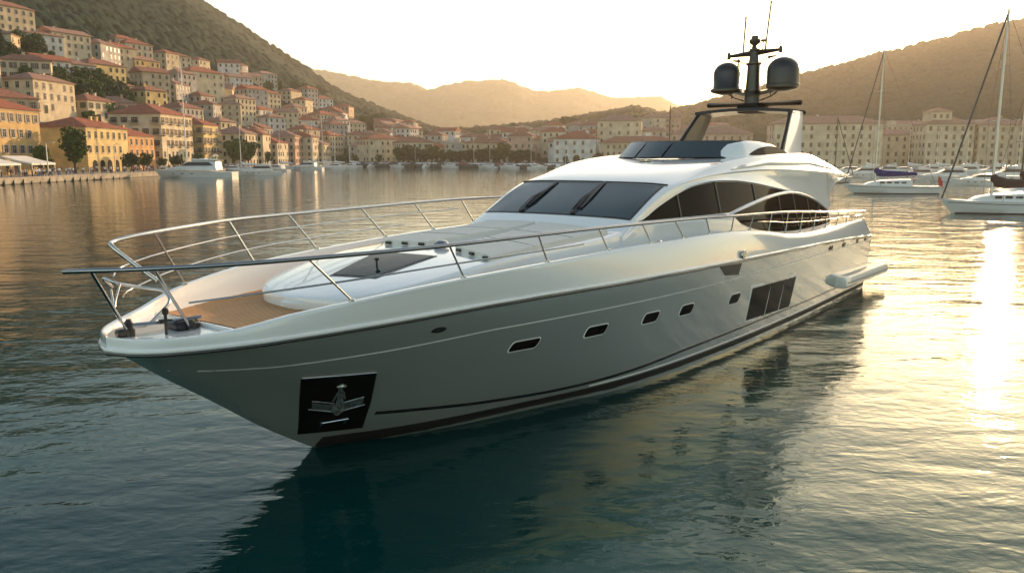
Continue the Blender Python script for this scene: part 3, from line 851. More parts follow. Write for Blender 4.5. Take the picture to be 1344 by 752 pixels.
for yc_, zc_, r_, h_ in ((-1.05, 8.10, .52, 1.04), (1.18, 8.14, .60, 1.06)):
    d = MB(); prof = [(r_ * 1.04, 0), (r_ * 1.04, .05), (r_, .07), (r_, h_ - r_ * .85)]
    for k in range(1, 9): a = math.pi / 2 * k / 8; prof.append((r_ * math.cos(a) + .002, h_ - r_ * .85 + r_ * .85 * math.sin(a)))
    d.lathe(prof, (MX, yc_, zc_), 32); YB(d, "radome", m_dome, smooth=50)
ct = MB(); G = []
for i in range(13):
    y = -1.05 + 2.1 * i / 12; z = 9.42 + .06 * (y / 1.0); a = .05 + .07 * (1 - abs(y) / 1.05)
    G.append([(MX - a, MY + y, z), (MX, MY + y, z + a), (MX + a, MY + y, z), (MX, MY + y, z - a)])
ct.grid(G, 0, close=True); ct.add(G[0], [(0, 1, 2, 3)]); ct.add(G[-1], [(3, 2, 1, 0)])
for s in (-1, 1): ct.lathe([(.05, -.12), (.07, -.08), (.07, .1), (.04, .14)], (MX, MY + s * 1.02, 9.42 + s * .06), 10)
YB(ct, "crosstree", m_mast, smooth=40)
tl = MB(); tl.lathe([(.08, 9.66), (.10, 9.72), (.19, 9.78), (.21, 9.82), (.21, 9.92), (.13, 9.96), (.13, 10.05), (.05, 10.07)], (MX, MY, 0), 14); tl.box((MX, MY + .35, 9.86), (.1, .22, .1), bev=.02); tl.tube([(MX, MY + .3, 9.5), (MX, MY + .35, 9.82)], .018, 6); YB(tl, "masthead_lights", m_mast, smooth=40)
for y0, z0, y1, z1 in ((-.45, 9.45, -.40, 10.82), (.42, 9.5, .56, 11.3)):
    a = MB(); a.tube([(MX, MY + y0, z0), (MX, MY + (y0 + y1) / 2, (z0 + z1) / 2), (MX, MY + y1, z1 - .12)], .034, 6); a.tube([(MX, MY + y1, z1 - .14), (MX, MY + y1, z1 - .06), (MX, MY + y1 + .01, z1)], [.03, .045, .02], 8); YB(a, "whip_antenna", m_black)
a = MB(); a.tube([(MX, -.62, 7.95), (MX, -.60, 9.25)], .028, 6); YB(a, "whip_antenna", m_black)
for s, zz in ((-1, 9.12), (1, 9.2)):
    a = MB(); a.tube([(MX, MY + s * .18, zz - .18), (MX, MY + s * .40, zz - .05), (MX, MY + s * .7, zz + .02)], .02, 6); a.tube([(MX, MY + s * .55, zz + .03), (MX, MY + s * .85, zz + .06)], [.05, .03], 8); YB(a, "horn", m_black)

# ---------------------------------------------------------------- rails
def foot(X, inner=.07, s=1): 
    return (X, s * (Yt_(X) - inner), zt_(X))
def spl(pts, n=8):
    P_ = [Vector(p) for p in pts]; out = []
    for i in range(len(P_) - 1):
        p0, p1, p2, p3 = P_[max(i - 1, 0)], P_[i], P_[i + 1], P_[min(i + 2, len(P_) - 1)]
        for k in range(n):
            t = k / n
            out.append(.5 * ((2 * p1) + (p2 - p0) * t + (2 * p0 - 5 * p1 + 4 * p2 - p3) * t * t + (3 * p1 - p0 - 3 * p2 + p3) * t ** 3))
    out.append(P_[-1]); return out
port = [(-.52, .02, 3.885), (-.35, .50, 3.92), (.12, 1.08, 3.94), (1.1, 1.72, 3.955), (2.1, 2.05, 3.96), (3.4, 2.38, 3.965), (4.7, 2.62, 3.97), (7.1, 2.86, 3.98), (9.1, 3.02, 3.98), (10.8, 3.16, 3.97), (12.2, 3.30, 3.96), (13.6, 3.48, 3.95), (14.9, 3.70, 3.93), (16.9, 3.74, 3.88), (19.5, 3.76, 3.79), (23.5, 3.76, 3.57), (26, 3.74, 3.44), (28.6, 3.70, 3.32)]
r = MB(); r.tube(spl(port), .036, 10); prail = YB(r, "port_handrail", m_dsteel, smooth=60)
def at_x(path, X):
    P_ = sorted([tuple(p) for p in path]); return Vector((X, float(interp(X, [p[0] for p in P_], [p[1] for p in P_])), float(interp(X, [p[0] for p in P_], [p[2] for p in P_]))))
PS = spl(port)
def stan(top, ft, r_=.02):
    s_m = MB(); s_m.tube([ft, top], r_, 8); s_m.lathe([(.055, -.005), (.055, .02), (.03, .035)], ft, 10); return YB(s_m, "stanchion", m_steel, smooth=50)
for xt, xf in ((-.33, None), (.20, None), (2.15, 2.95), (4.75, 5.15), (7.1, 7.35), (9.1, 9.35), (10.8, 11.05), (12.2, 12.5), (13.6, 13.85), (14.9, 15.1)):
    if xf is None: ft = (.32, .08, 2.84) if xt < 0 else (1.12, .42, 2.84)
    else: ft = foot(xf)
    t = at_x(PS, xt); 
    if xt < -.1: t = Vector((-.36, .48, 3.92))
    stan(t, ft, .024 if xf is None else .019)
low = [(1.0, .62, 3.28), (2.6, 2.05, 3.52), (4.9, 2.58, 3.62), (7.2, 2.86, 3.66), (8.6, 2.97, 3.68)]
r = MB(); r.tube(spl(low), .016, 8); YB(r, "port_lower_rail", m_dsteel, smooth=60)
# aft port rail: mid wire and posts
mid = [(x, y, (z + zt_(x)) / 2 + .02) for x, y, z in [tuple(p) for p in PS] if x > 16.5]
r = MB(); r.tube(mid, .013, 6); YB(r, "aft_mid_rail", m_steel, smooth=60)
for X in (16.3, 17.7, 19.1, 20.5, 21.9, 23.3, 24.7, 26.0, 27.2, 28.4): stan(at_x(PS, X), foot(X), .018)
for s in (1, -1):   # stern rail
    for k, X in enumerate((28.6, 28.95)):
        pass
sr = MB(); sr.tube([(28.6, 3.70, 3.32), (29.0, 3.3, 3.32), (29.05, 1.2, 3.32)], .022, 8); sr.tube([(28.6, 3.70, 3.02), (29.0, 3.3, 3.02), (29.05, 1.2, 3.02)], .014, 8)
for y in (3.3, 2.6, 1.9, 1.2): sr.tube([(29.03, y, 2.6), (29.03, y, 3.45)], .02, 6)
YB(sr, "stern_rail", m_steel)
sr = MB(); sr.tube([(28.6, -3.70, 3.32), (29.0, -3.3, 3.32), (29.05, -1.2, 3.32)], .022, 8)
for y in (-3.3, -2.6, -1.9, -1.2): sr.tube([(29.03, y, 2.6), (29.03, y, 3.45)], .02, 6)
YB(sr, "stern_rail", m_steel)
stbd = [(1.15, -.55, 3.50), (.92, -.80, 3.78), (.72, -1.02, 4.05), (.88, -1.28, 4.12), (1.68, -1.58, 4.18), (3.95, -2.70, 4.20), (5.8, -3.18, 4.20), (8.3, -3.42, 4.22), (10.2, -3.58, 4.24), (12.5, -3.70, 4.25), (15, -3.78, 4.2), (19, -3.8, 4.0), (23.5, -3.8, 3.7), (28.6, -3.7, 3.32)]
SS = spl(stbd); r = MB(); r.tube(SS, .036, 10); YB(r, "starboard_handrail", m_steel, smooth=60)
for xt, xf in ((1.75, 2.45), (3.95, 4.35), (5.8, 6.25), (8.2, 8.7), (10.3, 10.7), (12.4, 12.7), (14.5, 14.7), (17, 17.2), (20, 20.2), (23, 23.2), (26, 26)):
    stan(at_x([p for p in SS][16:], xt), foot(xf, .07, -1), .022)
    
for k, (fz, x1) in enumerate(((.64, 12.6), (.30, 9.5))):
    path = []
    for X in [.75, 1.2, 1.7, 2.5, 3.5, 4.5, 5.8, 7, 8.2, 9.3, 10.5, 12]:
        if X > x1: break
        t = at_x([p for p in SS][16:], X); b_ = Vector(foot(X + .4, .07, -1)); path.append(b_ + (t - b_) * fz)
    if k == 0: path = [Vector((.55, -.75, 3.62))] + path
    else: path = [Vector((.62, -.62, 3.30))] + path
    r = MB(); r.tube(spl(path, 5), .016, 8); YB(r, "starboard_wire", m_steel, smooth=60)
# anchor loop and bow fittings
lp = [(.62, -.95, 3.42), (.42, -.80, 3.60), (.55, -.62, 3.52), (.95, -.60, 3.40), (1.15, -.35, 3.34), (1.1, -.12, 3.20), (.85, 0, 3.05), (.6, .05, 2.92), (.35, .0, 2.95)]
r = MB(); r.tube(spl(lp), .026, 8); YB(r, "anchor_loop_rail", m_steel, smooth=60)
r = MB(); r.tube(spl([(.55, -.55, 3.52), (.30, -.28, 3.2), (.30, -.10, 3.0)]), .018, 8); r.tube([(.5, -.75, 3.42), (.35, -.40, 3.15)], .015, 6); YB(r, "loop_brace", m_steel, smooth=60)
f_ = MB(); f_.lathe([(.09, 0), (.09, .10), (.05, .14), (.07, .2), (.04, .26)], (.32, .08, 2.81), 12); f_.box((.24, .06, 2.87), (.22, .16, .12), bev=.03); YB(f_, "bow_roller", m_mast, smooth=40)
f_ = MB(); f_.tube([(.3, .08, 2.98), (.75, .30, 2.98), (1.35, .35, 2.98)], .026, 8); YB(f_, "cross_bar", m_dsteel)
f_ = MB(); f_.tube([(.72, .42, 2.80), (.72, .42, 3.12)], .026, 8); f_.lathe([(.02, 0), (.05, .04), (.05, .10), (.02, .13)], (.72, .42, 3.10), 10); f_.tube([(.64, .36, 3.03), (.80, .48, 3.03)], .02, 6); YB(f_, "mooring_post", m_mast, smooth=40)
f_ = MB(); f_.box((1.12, .22, 2.87), (.42, .40, .16), bev=.05); f_.lathe([(.07, 0), (.09, .05), (.06, .14)], (1.12, .42, 2.84), 12); YB(f_, "windlass", m_black, smooth=40)
for X, s in ((12.05, 1),):
    c_ = MB(); c_.box((X, Yt_(X) - .45, 3.42), (.30, .08, .10), bev=.03); c_.lathe([(.03, 0), (.03, .1)], (X, Yt_(X) - .45, 3.35), 8); YB(c_, "mooring_cleat", m_steel, smooth=40)

# ---------------------------------------------------------------- fittings on the hull side
def poly_patch(pts, Yf, off, th=.03, frame=None, s=1):
    """rounded polygon (X,z) on the hull"""
    mb = MB(); n = len(pts); c = (sum(p[0] for p in pts) / n, sum(p[1] for p in pts) / n)
    ring = [(x, s * (Yf(x, z) + off), z) for x, z in pts]; cc = (c[0], s * (Yf(*c) + off), c[1])
    mb.add(ring + [cc], [(i, (i + 1) % n, n) if s < 0 else ((i + 1) % n, i, n) for i in range(n)])
    mb.grid([ring, [(x, y - s * th, z) for x, y, z in ring]], 0, close=True, flip=(s > 0))
    return mb
def rpoly(cx, cz, w, h, skew=.0, slope=0.0, n=6, rad=.35):
    pts = []
    rx = min(w, h) * rad
    for qx, qz, a0 in ((1, 1, 0), (-1, 1, 90), (-1, -1, 180), (1, -1, 270)):
        for k in range(n + 1):
            a = R(a0 + 90 * k / n); x = qx * (w / 2 - rx) + rx * math.cos(a); z = qz * (h / 2 - rx) + rx * math.sin(a)
            pts.append((cx + x + z * skew, cz + z + x * slope))
    return pts
m_port = mat("dark porthole glass", (.004, .004, .005), .08, spec=.5, ior=1.12)
for s in (1, -1):
    for cx, cz, w_, h_ in ((7.02, 1.76, .72, .20), (9.11, 1.74, .68, .22), (11.12, 1.74, .62, .24), (12.75, 1.70, .60, .25), (15.47, 1.61, .60, .26)):
        f = YB(poly_patch(rpoly(cx, cz, w_ + .05, h_ + .045, .35, -.01), Yhull, .007, s=s), "porthole_frame", m_white, smooth=30)
        YB(poly_patch(rpoly(cx, cz, w_, h_, .35, -.01), Yhull, .014, s=s), "porthole", m_port, f, 30)
    fr = YB(poly_patch([(16.48, 1.84), (16.60, .74), (20.22, .60), (20.28, 1.76)][::-1], Yhull, .006, s=s), "window_frame", m_white, smooth=30)
    for k in range(3):
        a = [16.58, 18.05, 19.20, 20.22][k] + .03; b_ = [16.58, 18.05, 19.20, 20.22][k + 1] - .03
        tz = lambda x: 1.76 - .022 * (x - 16.4); bz = lambda x: .79 - .03 * (x - 16.4)
        pts = [(a, tz(a)), (a + .04, bz(a)), (b_ + .0, bz(b_)), (b_, tz(b_))]
        YB(poly_patch(pts[::-1], Yhull, .014, s=s), "hull_window", m_hwin, fr, 30)
    sf = YB(poly_patch([(14.05, 2.66), (15.4, 2.62), (15.35, 2.30), (14.5, 2.38)], Yhull, .01, s=s), "side_vent", m_black, smooth=30)
    for X, w_ in ((23.4, .45), (25.0, .42), (26.9, .32), (28.2, .26)):
        YB(poly_patch(rpoly(X, 2.32 - (X - 23) * .015, w_, .15, .1, -.02), Yhull, .010, s=s), "stern_porthole", m_port, smooth=30)
    # fairlead on the bulwark
    yb = lambda X, z: Yr_(X) + (Yt_(X) - Yr_(X)) * (z - zr_(X)) / (zt_(X) - zr_(X)) + .03
    g = MB(); y0 = yb(15.4, 2.86); g.lathe([(.11, -.03), (.13, 0), (.11, .03)], (0, 0, 0), 14); g.v = [(15.4 + x * 1.2, s * (y0 + z + .03), 2.86 + y) for x, y, z in g.v]; YB(g, "fairlead", m_steel, smooth=40)
# oval badge near the bow
bd = YB(poly_patch([(4.72 + .16 * math.cos(a), 2.44 + .055 * math.sin(a)) for a in [2 * math.pi * k / 20 for k in range(20)]], Yhull, .010), "oval_badge", m_black, smooth=30)
tx = MB(); 
for k in range(5):
    x = 4.62 + k * .05; tx.tube([(x, Yhull(x, 2.45) + .018, 2.425), (x, Yhull(x, 2.46) + .018, 2.465)], .006, 5)
YB(tx, "badge_marks", m_steel, bd)
# anchor pocket: black recess plate with a stowed anchor
AP = [(2.53, 1.85), (3.80, 1.75), (4.28, .40), (3.24, .44)]
def apt(u_, v_):   # bilinear on pocket, u 0..1 aft, v 0..1 down
    a, b, c, d = AP; x = (a[0] * (1 - u_) + b[0] * u_) * (1 - v_) + (d[0] * (1 - u_) + c[0] * u_) * v_; z = (a[1] * (1 - u_) + b[1] * u_) * (1 - v_) + (d[1] * (1 - u_) + c[1] * u_) * v_
    return x, z
def apq(u_, v_, off):
    x, z = apt(u_, v_); return (x, Yhull(x, z) + off, z)
def ap_grid(off, e, s=1):
    mb = MB(); G = [[(p[0], s * p[1], p[2]) for p in [apq(e + (1 - 2 * e) * i / 12, e + (1 - 2 * e) * j / 12, off) for j in range(13)]] for i in range(13)]
    mb.grid(G, 0, flip=(s < 0))
    ring = G[0] + [g[-1] for g in G[1:]] + list(reversed(G[-1]))[1:] + [g[0] for g in reversed(G[1:-1])]
    mb.grid([ring, [(x, y - s * .04, z) for x, y, z in ring]], 0, close=True)
    return mb
m_gap = mat("anchor pocket black", (.003, .003, .003), .5, spec=.2)
for s in (1, -1):
    pf = YB(ap_grid(.012, 0, s), "anchor_pocket", m_gap, smooth=30)
    if s < 0: continue
    rim = MB(); rim.tube([apq(0, 0, .02), apq(.5, 0, .02), apq(1, 0, .02), apq(1, .5, .02), apq(1, 1, .02)], .010, 6); YB(rim, "pocket_rim", m_steel, pf)
    an = MB()
    # flukes
    for sg in (-1, 1):
        G = []
        for i in range(8):
            t = i / 7; u_ = .5 + sg * (.06 + .30 * t); vt = .47 - .06 * t * t - .03 * (sg > 0) * t; vb = .60 - .08 * t
            G.append([apq(u_, vt, .05), apq(u_, (vt + vb) / 2, .065), apq(u_, vb, .05)])
        an.grid(G, 0)
        an.tube([apq(.5 + sg * .05, .46, .06), apq(.5 + sg * .36, .39, .06)], .012, 6); an.tube([apq(.5 + sg * .05, .61, .06), apq(.5 + sg * .40, .53, .05)], .012, 6)
    an.tube([apq(.5, .5, .05), apq(.5, .56, .06), apq(.5, .64, .05)], [.08, .11, .05], 10)
    # shank, crown and shackle
    an.tube([apq(.5, .22, .05), apq(.5, .32, .08), apq(.5, .5, .09)], [.035, .05, .07], 8)
    an.tube([apq(.42, .41, .06), apq(.46, .27, .08), apq(.5, .20, .08), apq(.54, .27, .08), apq(.58, .39, .06)], .016, 6)
    an.tube([apq(.44, .17, .07), apq(.5, .15, .09), apq(.56, .17, .07)], [.02, .045, .02], 8)
    YB(an, "anchor", mat("galvanised anchor", (.36, .38, .37), .35, .8, var=.5, vscale=18), pf, 40)
    bb = MB(); bb.tube([apq(.30, .80, .08), apq(.68, .76, .08)], .020, 8)
    for u_, v_ in ((.31, .80), (.67, .76)): bb.tube([apq(u_, v_, .0), apq(u_, v_, .09)], .018, 6); bb.tube([apq(u_, v_ - .02, .05), apq(u_, v_ + .10, .03)], .014, 6)
    YB(bb, "pocket_bar", m_steel, pf)

# side swim platform running past the transom
m_plat = mat("platform gelcoat", (.80, .77, .70), .3, 0, .4)
for s in (1, -1):
    g = MB(); sect = [(-.42, -.04), (-.38, .14), (.0, .22), (.30, .20), (.40, .08), (.40, -.14), (.30, -.23), (-.2, -.23)]
    G = []
    for X, k in ((25.2, .6), (25.23, .92), (25.3, 1), (26, 1), (28, 1), (30, 1), (31.5, 1), (31.9, .96), (32.0, .75)):
        G.append([(X, s * (3.68 + a * k * .95), .88 - .006 * (X - 24) * 4 + b * k) for a, b in sect])
    g.grid(G, 0, close=True, flip=(s > 0)); g.add(G[0], [tuple(range(8))]); g.add(G[-1], [tuple(range(8))])
    pl_ = YB(g, "side_platform", m_plat, smooth=40)
    st_ = MB(); st_.tube([(25.35, s * 4.07, .84), (28, s * 4.07, .76), (31.8, s * 4.05, .67)], .02, 6); YB(st_, "platform_trim", m_rubber, pl_)
sp = MB(); sp.box((30.7, 0, .62), (2.0, 7.0, .14), bev=.05); YB(sp, "swim_platform", m_teak, smooth=40)
# ================================================================ QUAYS
rng = random.Random(11)
def offset_line(pts, d):
    out = []
    for i, p in enumerate(pts):
        a = Vector(pts[max(i - 1, 0)]); b = Vector(pts[min(i + 1, len(pts) - 1)]); t = (b - a).normalized(); nrm = Vector((-t.y, t.x))
        out.append((p[0] + nrm.x * d, p[1] + nrm.y * d))
    return out
def dens(pts, step=10):
    out = []
    for a, b in zip(pts[:-1], pts[1:]):
        L = math.hypot(b[0] - a[0], b[1] - a[1]); n = max(1, int(L / step))
        for k in range(n): out.append((a[0] + (b[0] - a[0]) * k / n, a[1] + (b[1] - a[1]) * k / n))
    out.append(pts[-1]); return out
m_stone = mat("pale quay stone", (.34, .30, .24), .85, var=.35, vscale=.6, bump=.05, bscale=1.2)
m_dstone = mat("dark breakwater stone", (.10, .10, .095), .9, var=.4, vscale=.4, bump=.08, bscale=1.0)
m_pave = mat("promenade paving", (.30, .28, .25), .8, var=.2, vscale=.3)
m_line = mat("algae line", (.05, .05, .035), .7)
def quay(pts, m, name, label, sgn, top=QZ + .12):
    t = empty(name, (0, 0, 0))
    P_ = dens(pts, 6); O1 = offset_line(P_, sgn * .7)
    mb = MB(); 
    mb.grid([[(x, y, -1.5) for x, y in P_], [(x, y, top - .22) for x, y in P_]], 0, flip=(sgn < 0))
    mb.build("wall", m, t, 20)
    cp = MB(); C0 = offset_line(P_, -sgn * .06)
    cp.grid([[(x, y, top - .22) for x, y in C0], [(x, y, top) for x, y in C0], [(x, y, top) for x, y in O1], [(x, y, top - .22) for x, y in O1]], 0, flip=(sgn < 0))
    cp.build("coping", m, t, None)
    al = MB(); A0 = offset_line(P_, -sgn * .012); al.grid([[(x, y, -.3) for x, y in A0], [(x, y, .22) for x, y in A0]], 0, flip=(sgn < 0)); al.build("tide_line", m_line, t)
    tag(t, label, "quay wall"); return t
quay(SHORE[:3], m_stone, "quay_wall", "long pale stone quay wall on the left below the promenade crowd", 1)
quay(SHORE[2:7], m_dstone, "quay_wall", "low dark stone breakwater across the far end of the harbour", 1, QZ + .25)
quay(SHORE[6:], m_stone, "quay_wall", "stone quay wall behind the moored boats on the right", 1)
pv_ = MB(); P1 = dens(SHORE, 6)
rowsP = []
for k in (.6, 8, 16, 25): rowsP.append([(x, y, QZ + .03) for x, y in offset_line(P1, k)])
pv_.grid(rowsP, 0, flip=True); o = pv_.build("promenade", m_pave); tag(o, kind='structure')

# ================================================================ HOUSES
def hit(u, v):
    a, e = az_el(u, v); ys = np.arange(60, 1000, .5)
    z = CAM_H + e * ys; g = ground_z(a * ys, ys)
    k = np.nonzero(g >= z)[0]
    y = ys[k[0]] if len(k) else 700.
    return a * y, y, float(ground_z(a * y, y))
WALLC = {"ochre": (.52, .35, .15), "cream": (.58, .49, .34), "pink": (.50, .33, .25), "white": (.62, .60, .56), "yellow": (.60, .45, .20), "grey": (.40, .38, .35), "orange": (.56, .30, .12), "sandy": (.50, .41, .28)}
WM = {k: mat(k + " render wall", c, .9, var=.22, vscale=.35) for k, c in WALLC.items()}
def tile_mat(name, c):
    m = bpy.data.materials.new(name); m.use_nodes = True; n = m.node_tree; b = n.nodes["Principled BSDF"]; b.inputs['Roughness'].default_value = .85
    tc = n.nodes.new("ShaderNodeTexCoord"); ns = n.nodes.new("ShaderNodeTexNoise"); ns.inputs['Scale'].default_value = 1.2; ns.inputs['Detail'].default_value = 8; ns.inputs['Roughness'].default_value = .7
    n.links.new(tc.outputs['Object'], ns.inputs[0]); r = n.nodes.new("ShaderNodeValToRGB")
    r.color_ramp.elements[0].position = .32; r.color_ramp.elements[1].position = .7
    r.color_ramp.elements[0].color = (c[0] * .5, c[1] * .5, c[2] * .55, 1); r.color_ramp.elements[1].color = (c[0] * 1.25, c[1] * 1.35, c[2] * 1.4, 1)
    n.links.new(ns.outputs[0], r.inputs[0]); n.links.new(r.outputs[0], b.inputs['Base Color'])
    wv = n.nodes.new("ShaderNodeTexWave"); wv.inputs['Scale'].default_value = 2.2; wv.inputs['Distortion'].default_value = .4; n.links.new(tc.outputs['Object'], wv.inputs[0])
    bp = n.nodes.new("ShaderNodeBump"); bp.inputs['Distance'].default_value = .08; n.links.new(wv.outputs[0], bp.inputs['Height']); n.links.new(bp.outputs[0], b.inputs['Normal'])
    return m
TM = [tile_mat("terracotta tiles", (.40, .115, .055)), tile_mat("weathered terracotta tiles", (.36, .14, .085)), tile_mat("faded pink tiles", (.40, .21, .15))]
m_wdark = mat("dark window glass", (.02, .02, .022), .15)
m_surr = mat("pale window surround", (.50, .45, .37), .8)
m_shut = [mat("green shutters", (.06, .10, .06), .7), mat("brown shutters", (.13, .075, .045), .7), mat("grey shutters", (.20, .20, .19), .7)]
m_trim = mat("cornice stone", (.46, .40, .31), .85)

def window_mesh(kind):
    mb = MB(); w_, h = 1.05, 1.75
    mb.box((0, -.02, 0), (w_ + .28, .12, h + .30), 1)
    mb.box((0, -.06, 0), (w_, .10, h), 0)
    mb.box((0, -.10, -h / 2 - .16), (w_ + .5, .22, .12), 1)
    mb.box((0, -.115, 0), (.07, .03, h), 1); mb.box((0, -.115, .25), (w_, .03, .06), 1)
    if kind:
        for s in (-1, 1): mb.box((s * (w_ / 2 + .30), -.10, 0), (.50, .06, h), 2)
    o = mb.build("window", [m_wdark, m_surr, m_shut[max(kind - 1, 0)]]); me = o.data; bpy.data.objects.remove(o); return me
WIN = [window_mesh(k) for k in range(4)]
def door_mesh():
    mb = MB(); mb.box((0, -.02, 1.2), (1.9, .14, 2.7), 1); mb.box((0, -.07, 1.15), (1.5, .12, 2.4), 0)
    o = mb.build("door", [m_wdark, m_surr]); me = o.data; bpy.data.objects.remove(o); return me
DOOR = door_mesh()
def balcony_mesh():
    mb = MB(); mb.box((0, -.55, 0), (3.0, 1.1, .16), 0)
    for x in np.linspace(-1.45, 1.45, 13): mb.box((x, -1.06, .5), (.05, .05, .9), 1)
    mb.box((0, -1.06, .98), (3.0, .07, .07), 1)
    for s in (-1, 1): mb.box((s * 1.47, -.55, .98), (.06, 1.0, .06), 1)
    o = mb.build("balcony", [m_trim, m_black]); me = o.data; bpy.data.objects.remove(o); return me
BALC = balcony_mesh()
NH = [0]
ALLH = []
def house(x, y, w_, d, floors, color, rz, roof='hip', z=None, fh=3.1, tm=None, label=None, cols=None, attic=False, tower=False, balc=False, arcade=False, region="", pitch=.42, sidecols=None):
    if z is None: z = float(ground_z(x, y))
    t = empty("house", (x, y, z), rz)
    NH[0] += 1
    H = floors * fh + .5; tm = tm or rng.choice(TM); wmt = WM[color]
    dist = math.hypot(x, y)
    near = dist < 335
    shk = rng.choice([0, 1, 2, 3, 0])
    wb = MB(); X, Y = w_ / 2, d / 2
    wb.box((0, 0, H / 2 - 2.5), (w_, d, H + 5), 0)
    cr_, sr_ = math.cos(rz), math.sin(rz)
    faces = []
    for nx, ny in ((0, -1), (-1, 0), (1, 0), (0, 1)):
        wx, wy = nx * cr_ - ny * sr_, nx * sr_ + ny * cr_
        if (-x * wx - y * wy) / dist > .12: faces.append((nx, ny))
    wins = []
    for nx, ny in faces:
        L = w_ if ny else d; nc = max(2, int(L / 2.9)) if L > 5 else 1
        if cols and ny: nc = cols
        if sidecols is not None and nx: nc = sidecols
        for k in range(nc):
            s = (k + .5) / nc * L - L / 2
            for f in range(floors):
                if rng.random() < (.07 if near else .12): continue
                zc = f * fh + fh * .55 + .25
                hx = s if ny else nx * X; hy = ny * Y if ny else s
                ang = {(0, -1): 0, (-1, 0): -math.pi / 2, (1, 0): math.pi / 2, (0, 1): math.pi}[(nx, ny)]
                wins.append((hx, hy, zc, ang, f, k))
    if not near:
        for hx, hy, zc, a, f, k in wins:
            ww = .55; ca, sa = math.cos(a), math.sin(a)
            for wd_, hh_, o_, mi in ((1.30, 1.95, .05, 2), (1.0, 1.65, .09, 1)):
                P_ = [(sx * wd_ / 2, -o_, sz * hh_ / 2) for sx, sz in ((-1, -1), (1, -1), (1, 1), (-1, 1))]
                wb.add([(hx + px * ca - py * sa, hy + px * sa + py * ca, zc + pz) for px, py, pz in P_], [(0, 1, 2, 3)], mi)
    wb.box((0, 0, H - .12), (w_ + .35, d + .35, .28), 2)
    if near: wb.box((0, 0, fh + .1), (w_ + .14, d + .14, .16), 2)
    if attic: pass
    wb.build("wall", [wmt, m_wdark, m_trim], t)
    if near:
        for hx, hy, zc, a, f, k in wins:
            if arcade and f == 0: continue
            if f == 0 and k % 3 == 1 and a == 0:
                o = bpy.data.objects.new("door", DOOR); zc = .0
            else: o = bpy.data.objects.new("window", WIN[shk if f else 0])
            col.objects.link(o); o.parent = t; o.location = (hx, hy, zc); o.rotation_euler = (0, 0, a)
            if balc and f and k % 2 == 0:
                b = bpy.data.objects.new("balcony", BALC); col.objects.link(b); b.parent = t; b.location = (hx, hy, zc - 1.25); b.rotation_euler = (0, 0, a)
        if arcade:
            for k in range(int(w_ / 4)):
                ax = (k + .5) * 4 - int(w_ / 4) * 2
                ab_ = MB(); pts = [(-1.3, 0), (-1.3, 2.0)] + [(-1.3 * math.cos(R(q)), 2.0 + 1.2 * math.sin(R(q))) for q in range(20, 180, 20)] + [(1.3, 2.0), (1.3, 0)]
                V = [(ax + px, -Y - .05, pz) for px, pz in pts] + [(ax + px, -Y + .3, pz) for px, pz in pts]; n_ = len(pts)
                ab_.add(V, [tuple(range(n_))] + [(i, i + n_, (i + 1) % n_ + n_, (i + 1) % n_) for i in range(n_)]); ab_.build("arch_opening", m_wdark, t)
    # roof
    rb = MB(); ov = .55; a, b = X + ov, Y + ov; zh = H + .02; rise = min(a, b) * pitch; th = .16
    if roof == 'hip':
        if a >= b: rid = [(-(a - b), 0), (a - b, 0)]
        else: rid = [(0, -(b - a)), (0, b - a)]
        e = [(-a, -b), (a, -b), (a, b), (-a, b)]
        V = [(px, py, zh) for px, py in e] + [(px, py, zh + th) for px, py in e] + [(rid[0][0], rid[0][1], zh + th + rise), (rid[1][0], rid[1][1], zh + th + rise)]
        F = [(0, 3, 2, 1), (0, 1, 5, 4), (1, 2, 6, 5), (2, 3, 7, 6), (3, 0, 4, 7)]
        if a >= b: F += [(4, 5, 9, 8), (5, 6, 9), (6, 7, 8, 9), (7, 4, 8)]
        else: F += [(4, 5, 8), (5, 6, 9, 8), (6, 7, 9), (7, 4, 8, 9)]
        rb.add(V, F)
    elif roof == 'gable':
        if a >= b: prof = [(-b, 0), (-b, th), (0, th + rise), (b, th), (b, 0)]; V = [(sx * a, py, zh + pz) for sx in (-1, 1) for py, pz in prof]
        else: prof = [(-a, 0), (-a, th), (0, th + rise), (a, th), (a, 0)]; V = [(px, sy * b, zh + pz) for sy in (1, -1) for px, pz in prof]
        rb.add(V, [(4, 3, 2, 1, 0), (5, 6, 7, 8, 9), (0, 1, 6, 5), (1, 2, 7, 6), (2, 3, 8, 7), (3, 4, 9, 8), (4, 0, 5, 9)])
    else:
        rb.box((0, 0, H + .35), (w_ + .1, d + .1, .5), 0)
    ro = rb.build("roof", m_trim if roof == 'flat' else tm, t)
    if dist < 480 and roof != 'flat':
        for k in range(rng.choice([1, 1, 2])):
            cb_ = MB(); cx, cy = rng.uniform(-X * .5, X * .5), rng.uniform(-Y * .4, Y * .4)
            cb_.box((cx, cy, H + rise * .9), (.8, .6, 1.6)); cb_.box((cx, cy, H + rise * .9 + .85), (1.0, .8, .14)); cb_.build("chimney", wmt, ro)
    if roof == 'flat' and dist < 450:
        cb_ = MB(); cb_.box((rng.uniform(-X * .4, X * .4), 0, H + 1.4), (3.2, 2.6, 2.2)); cb_.build("stair_head", wmt, ro)
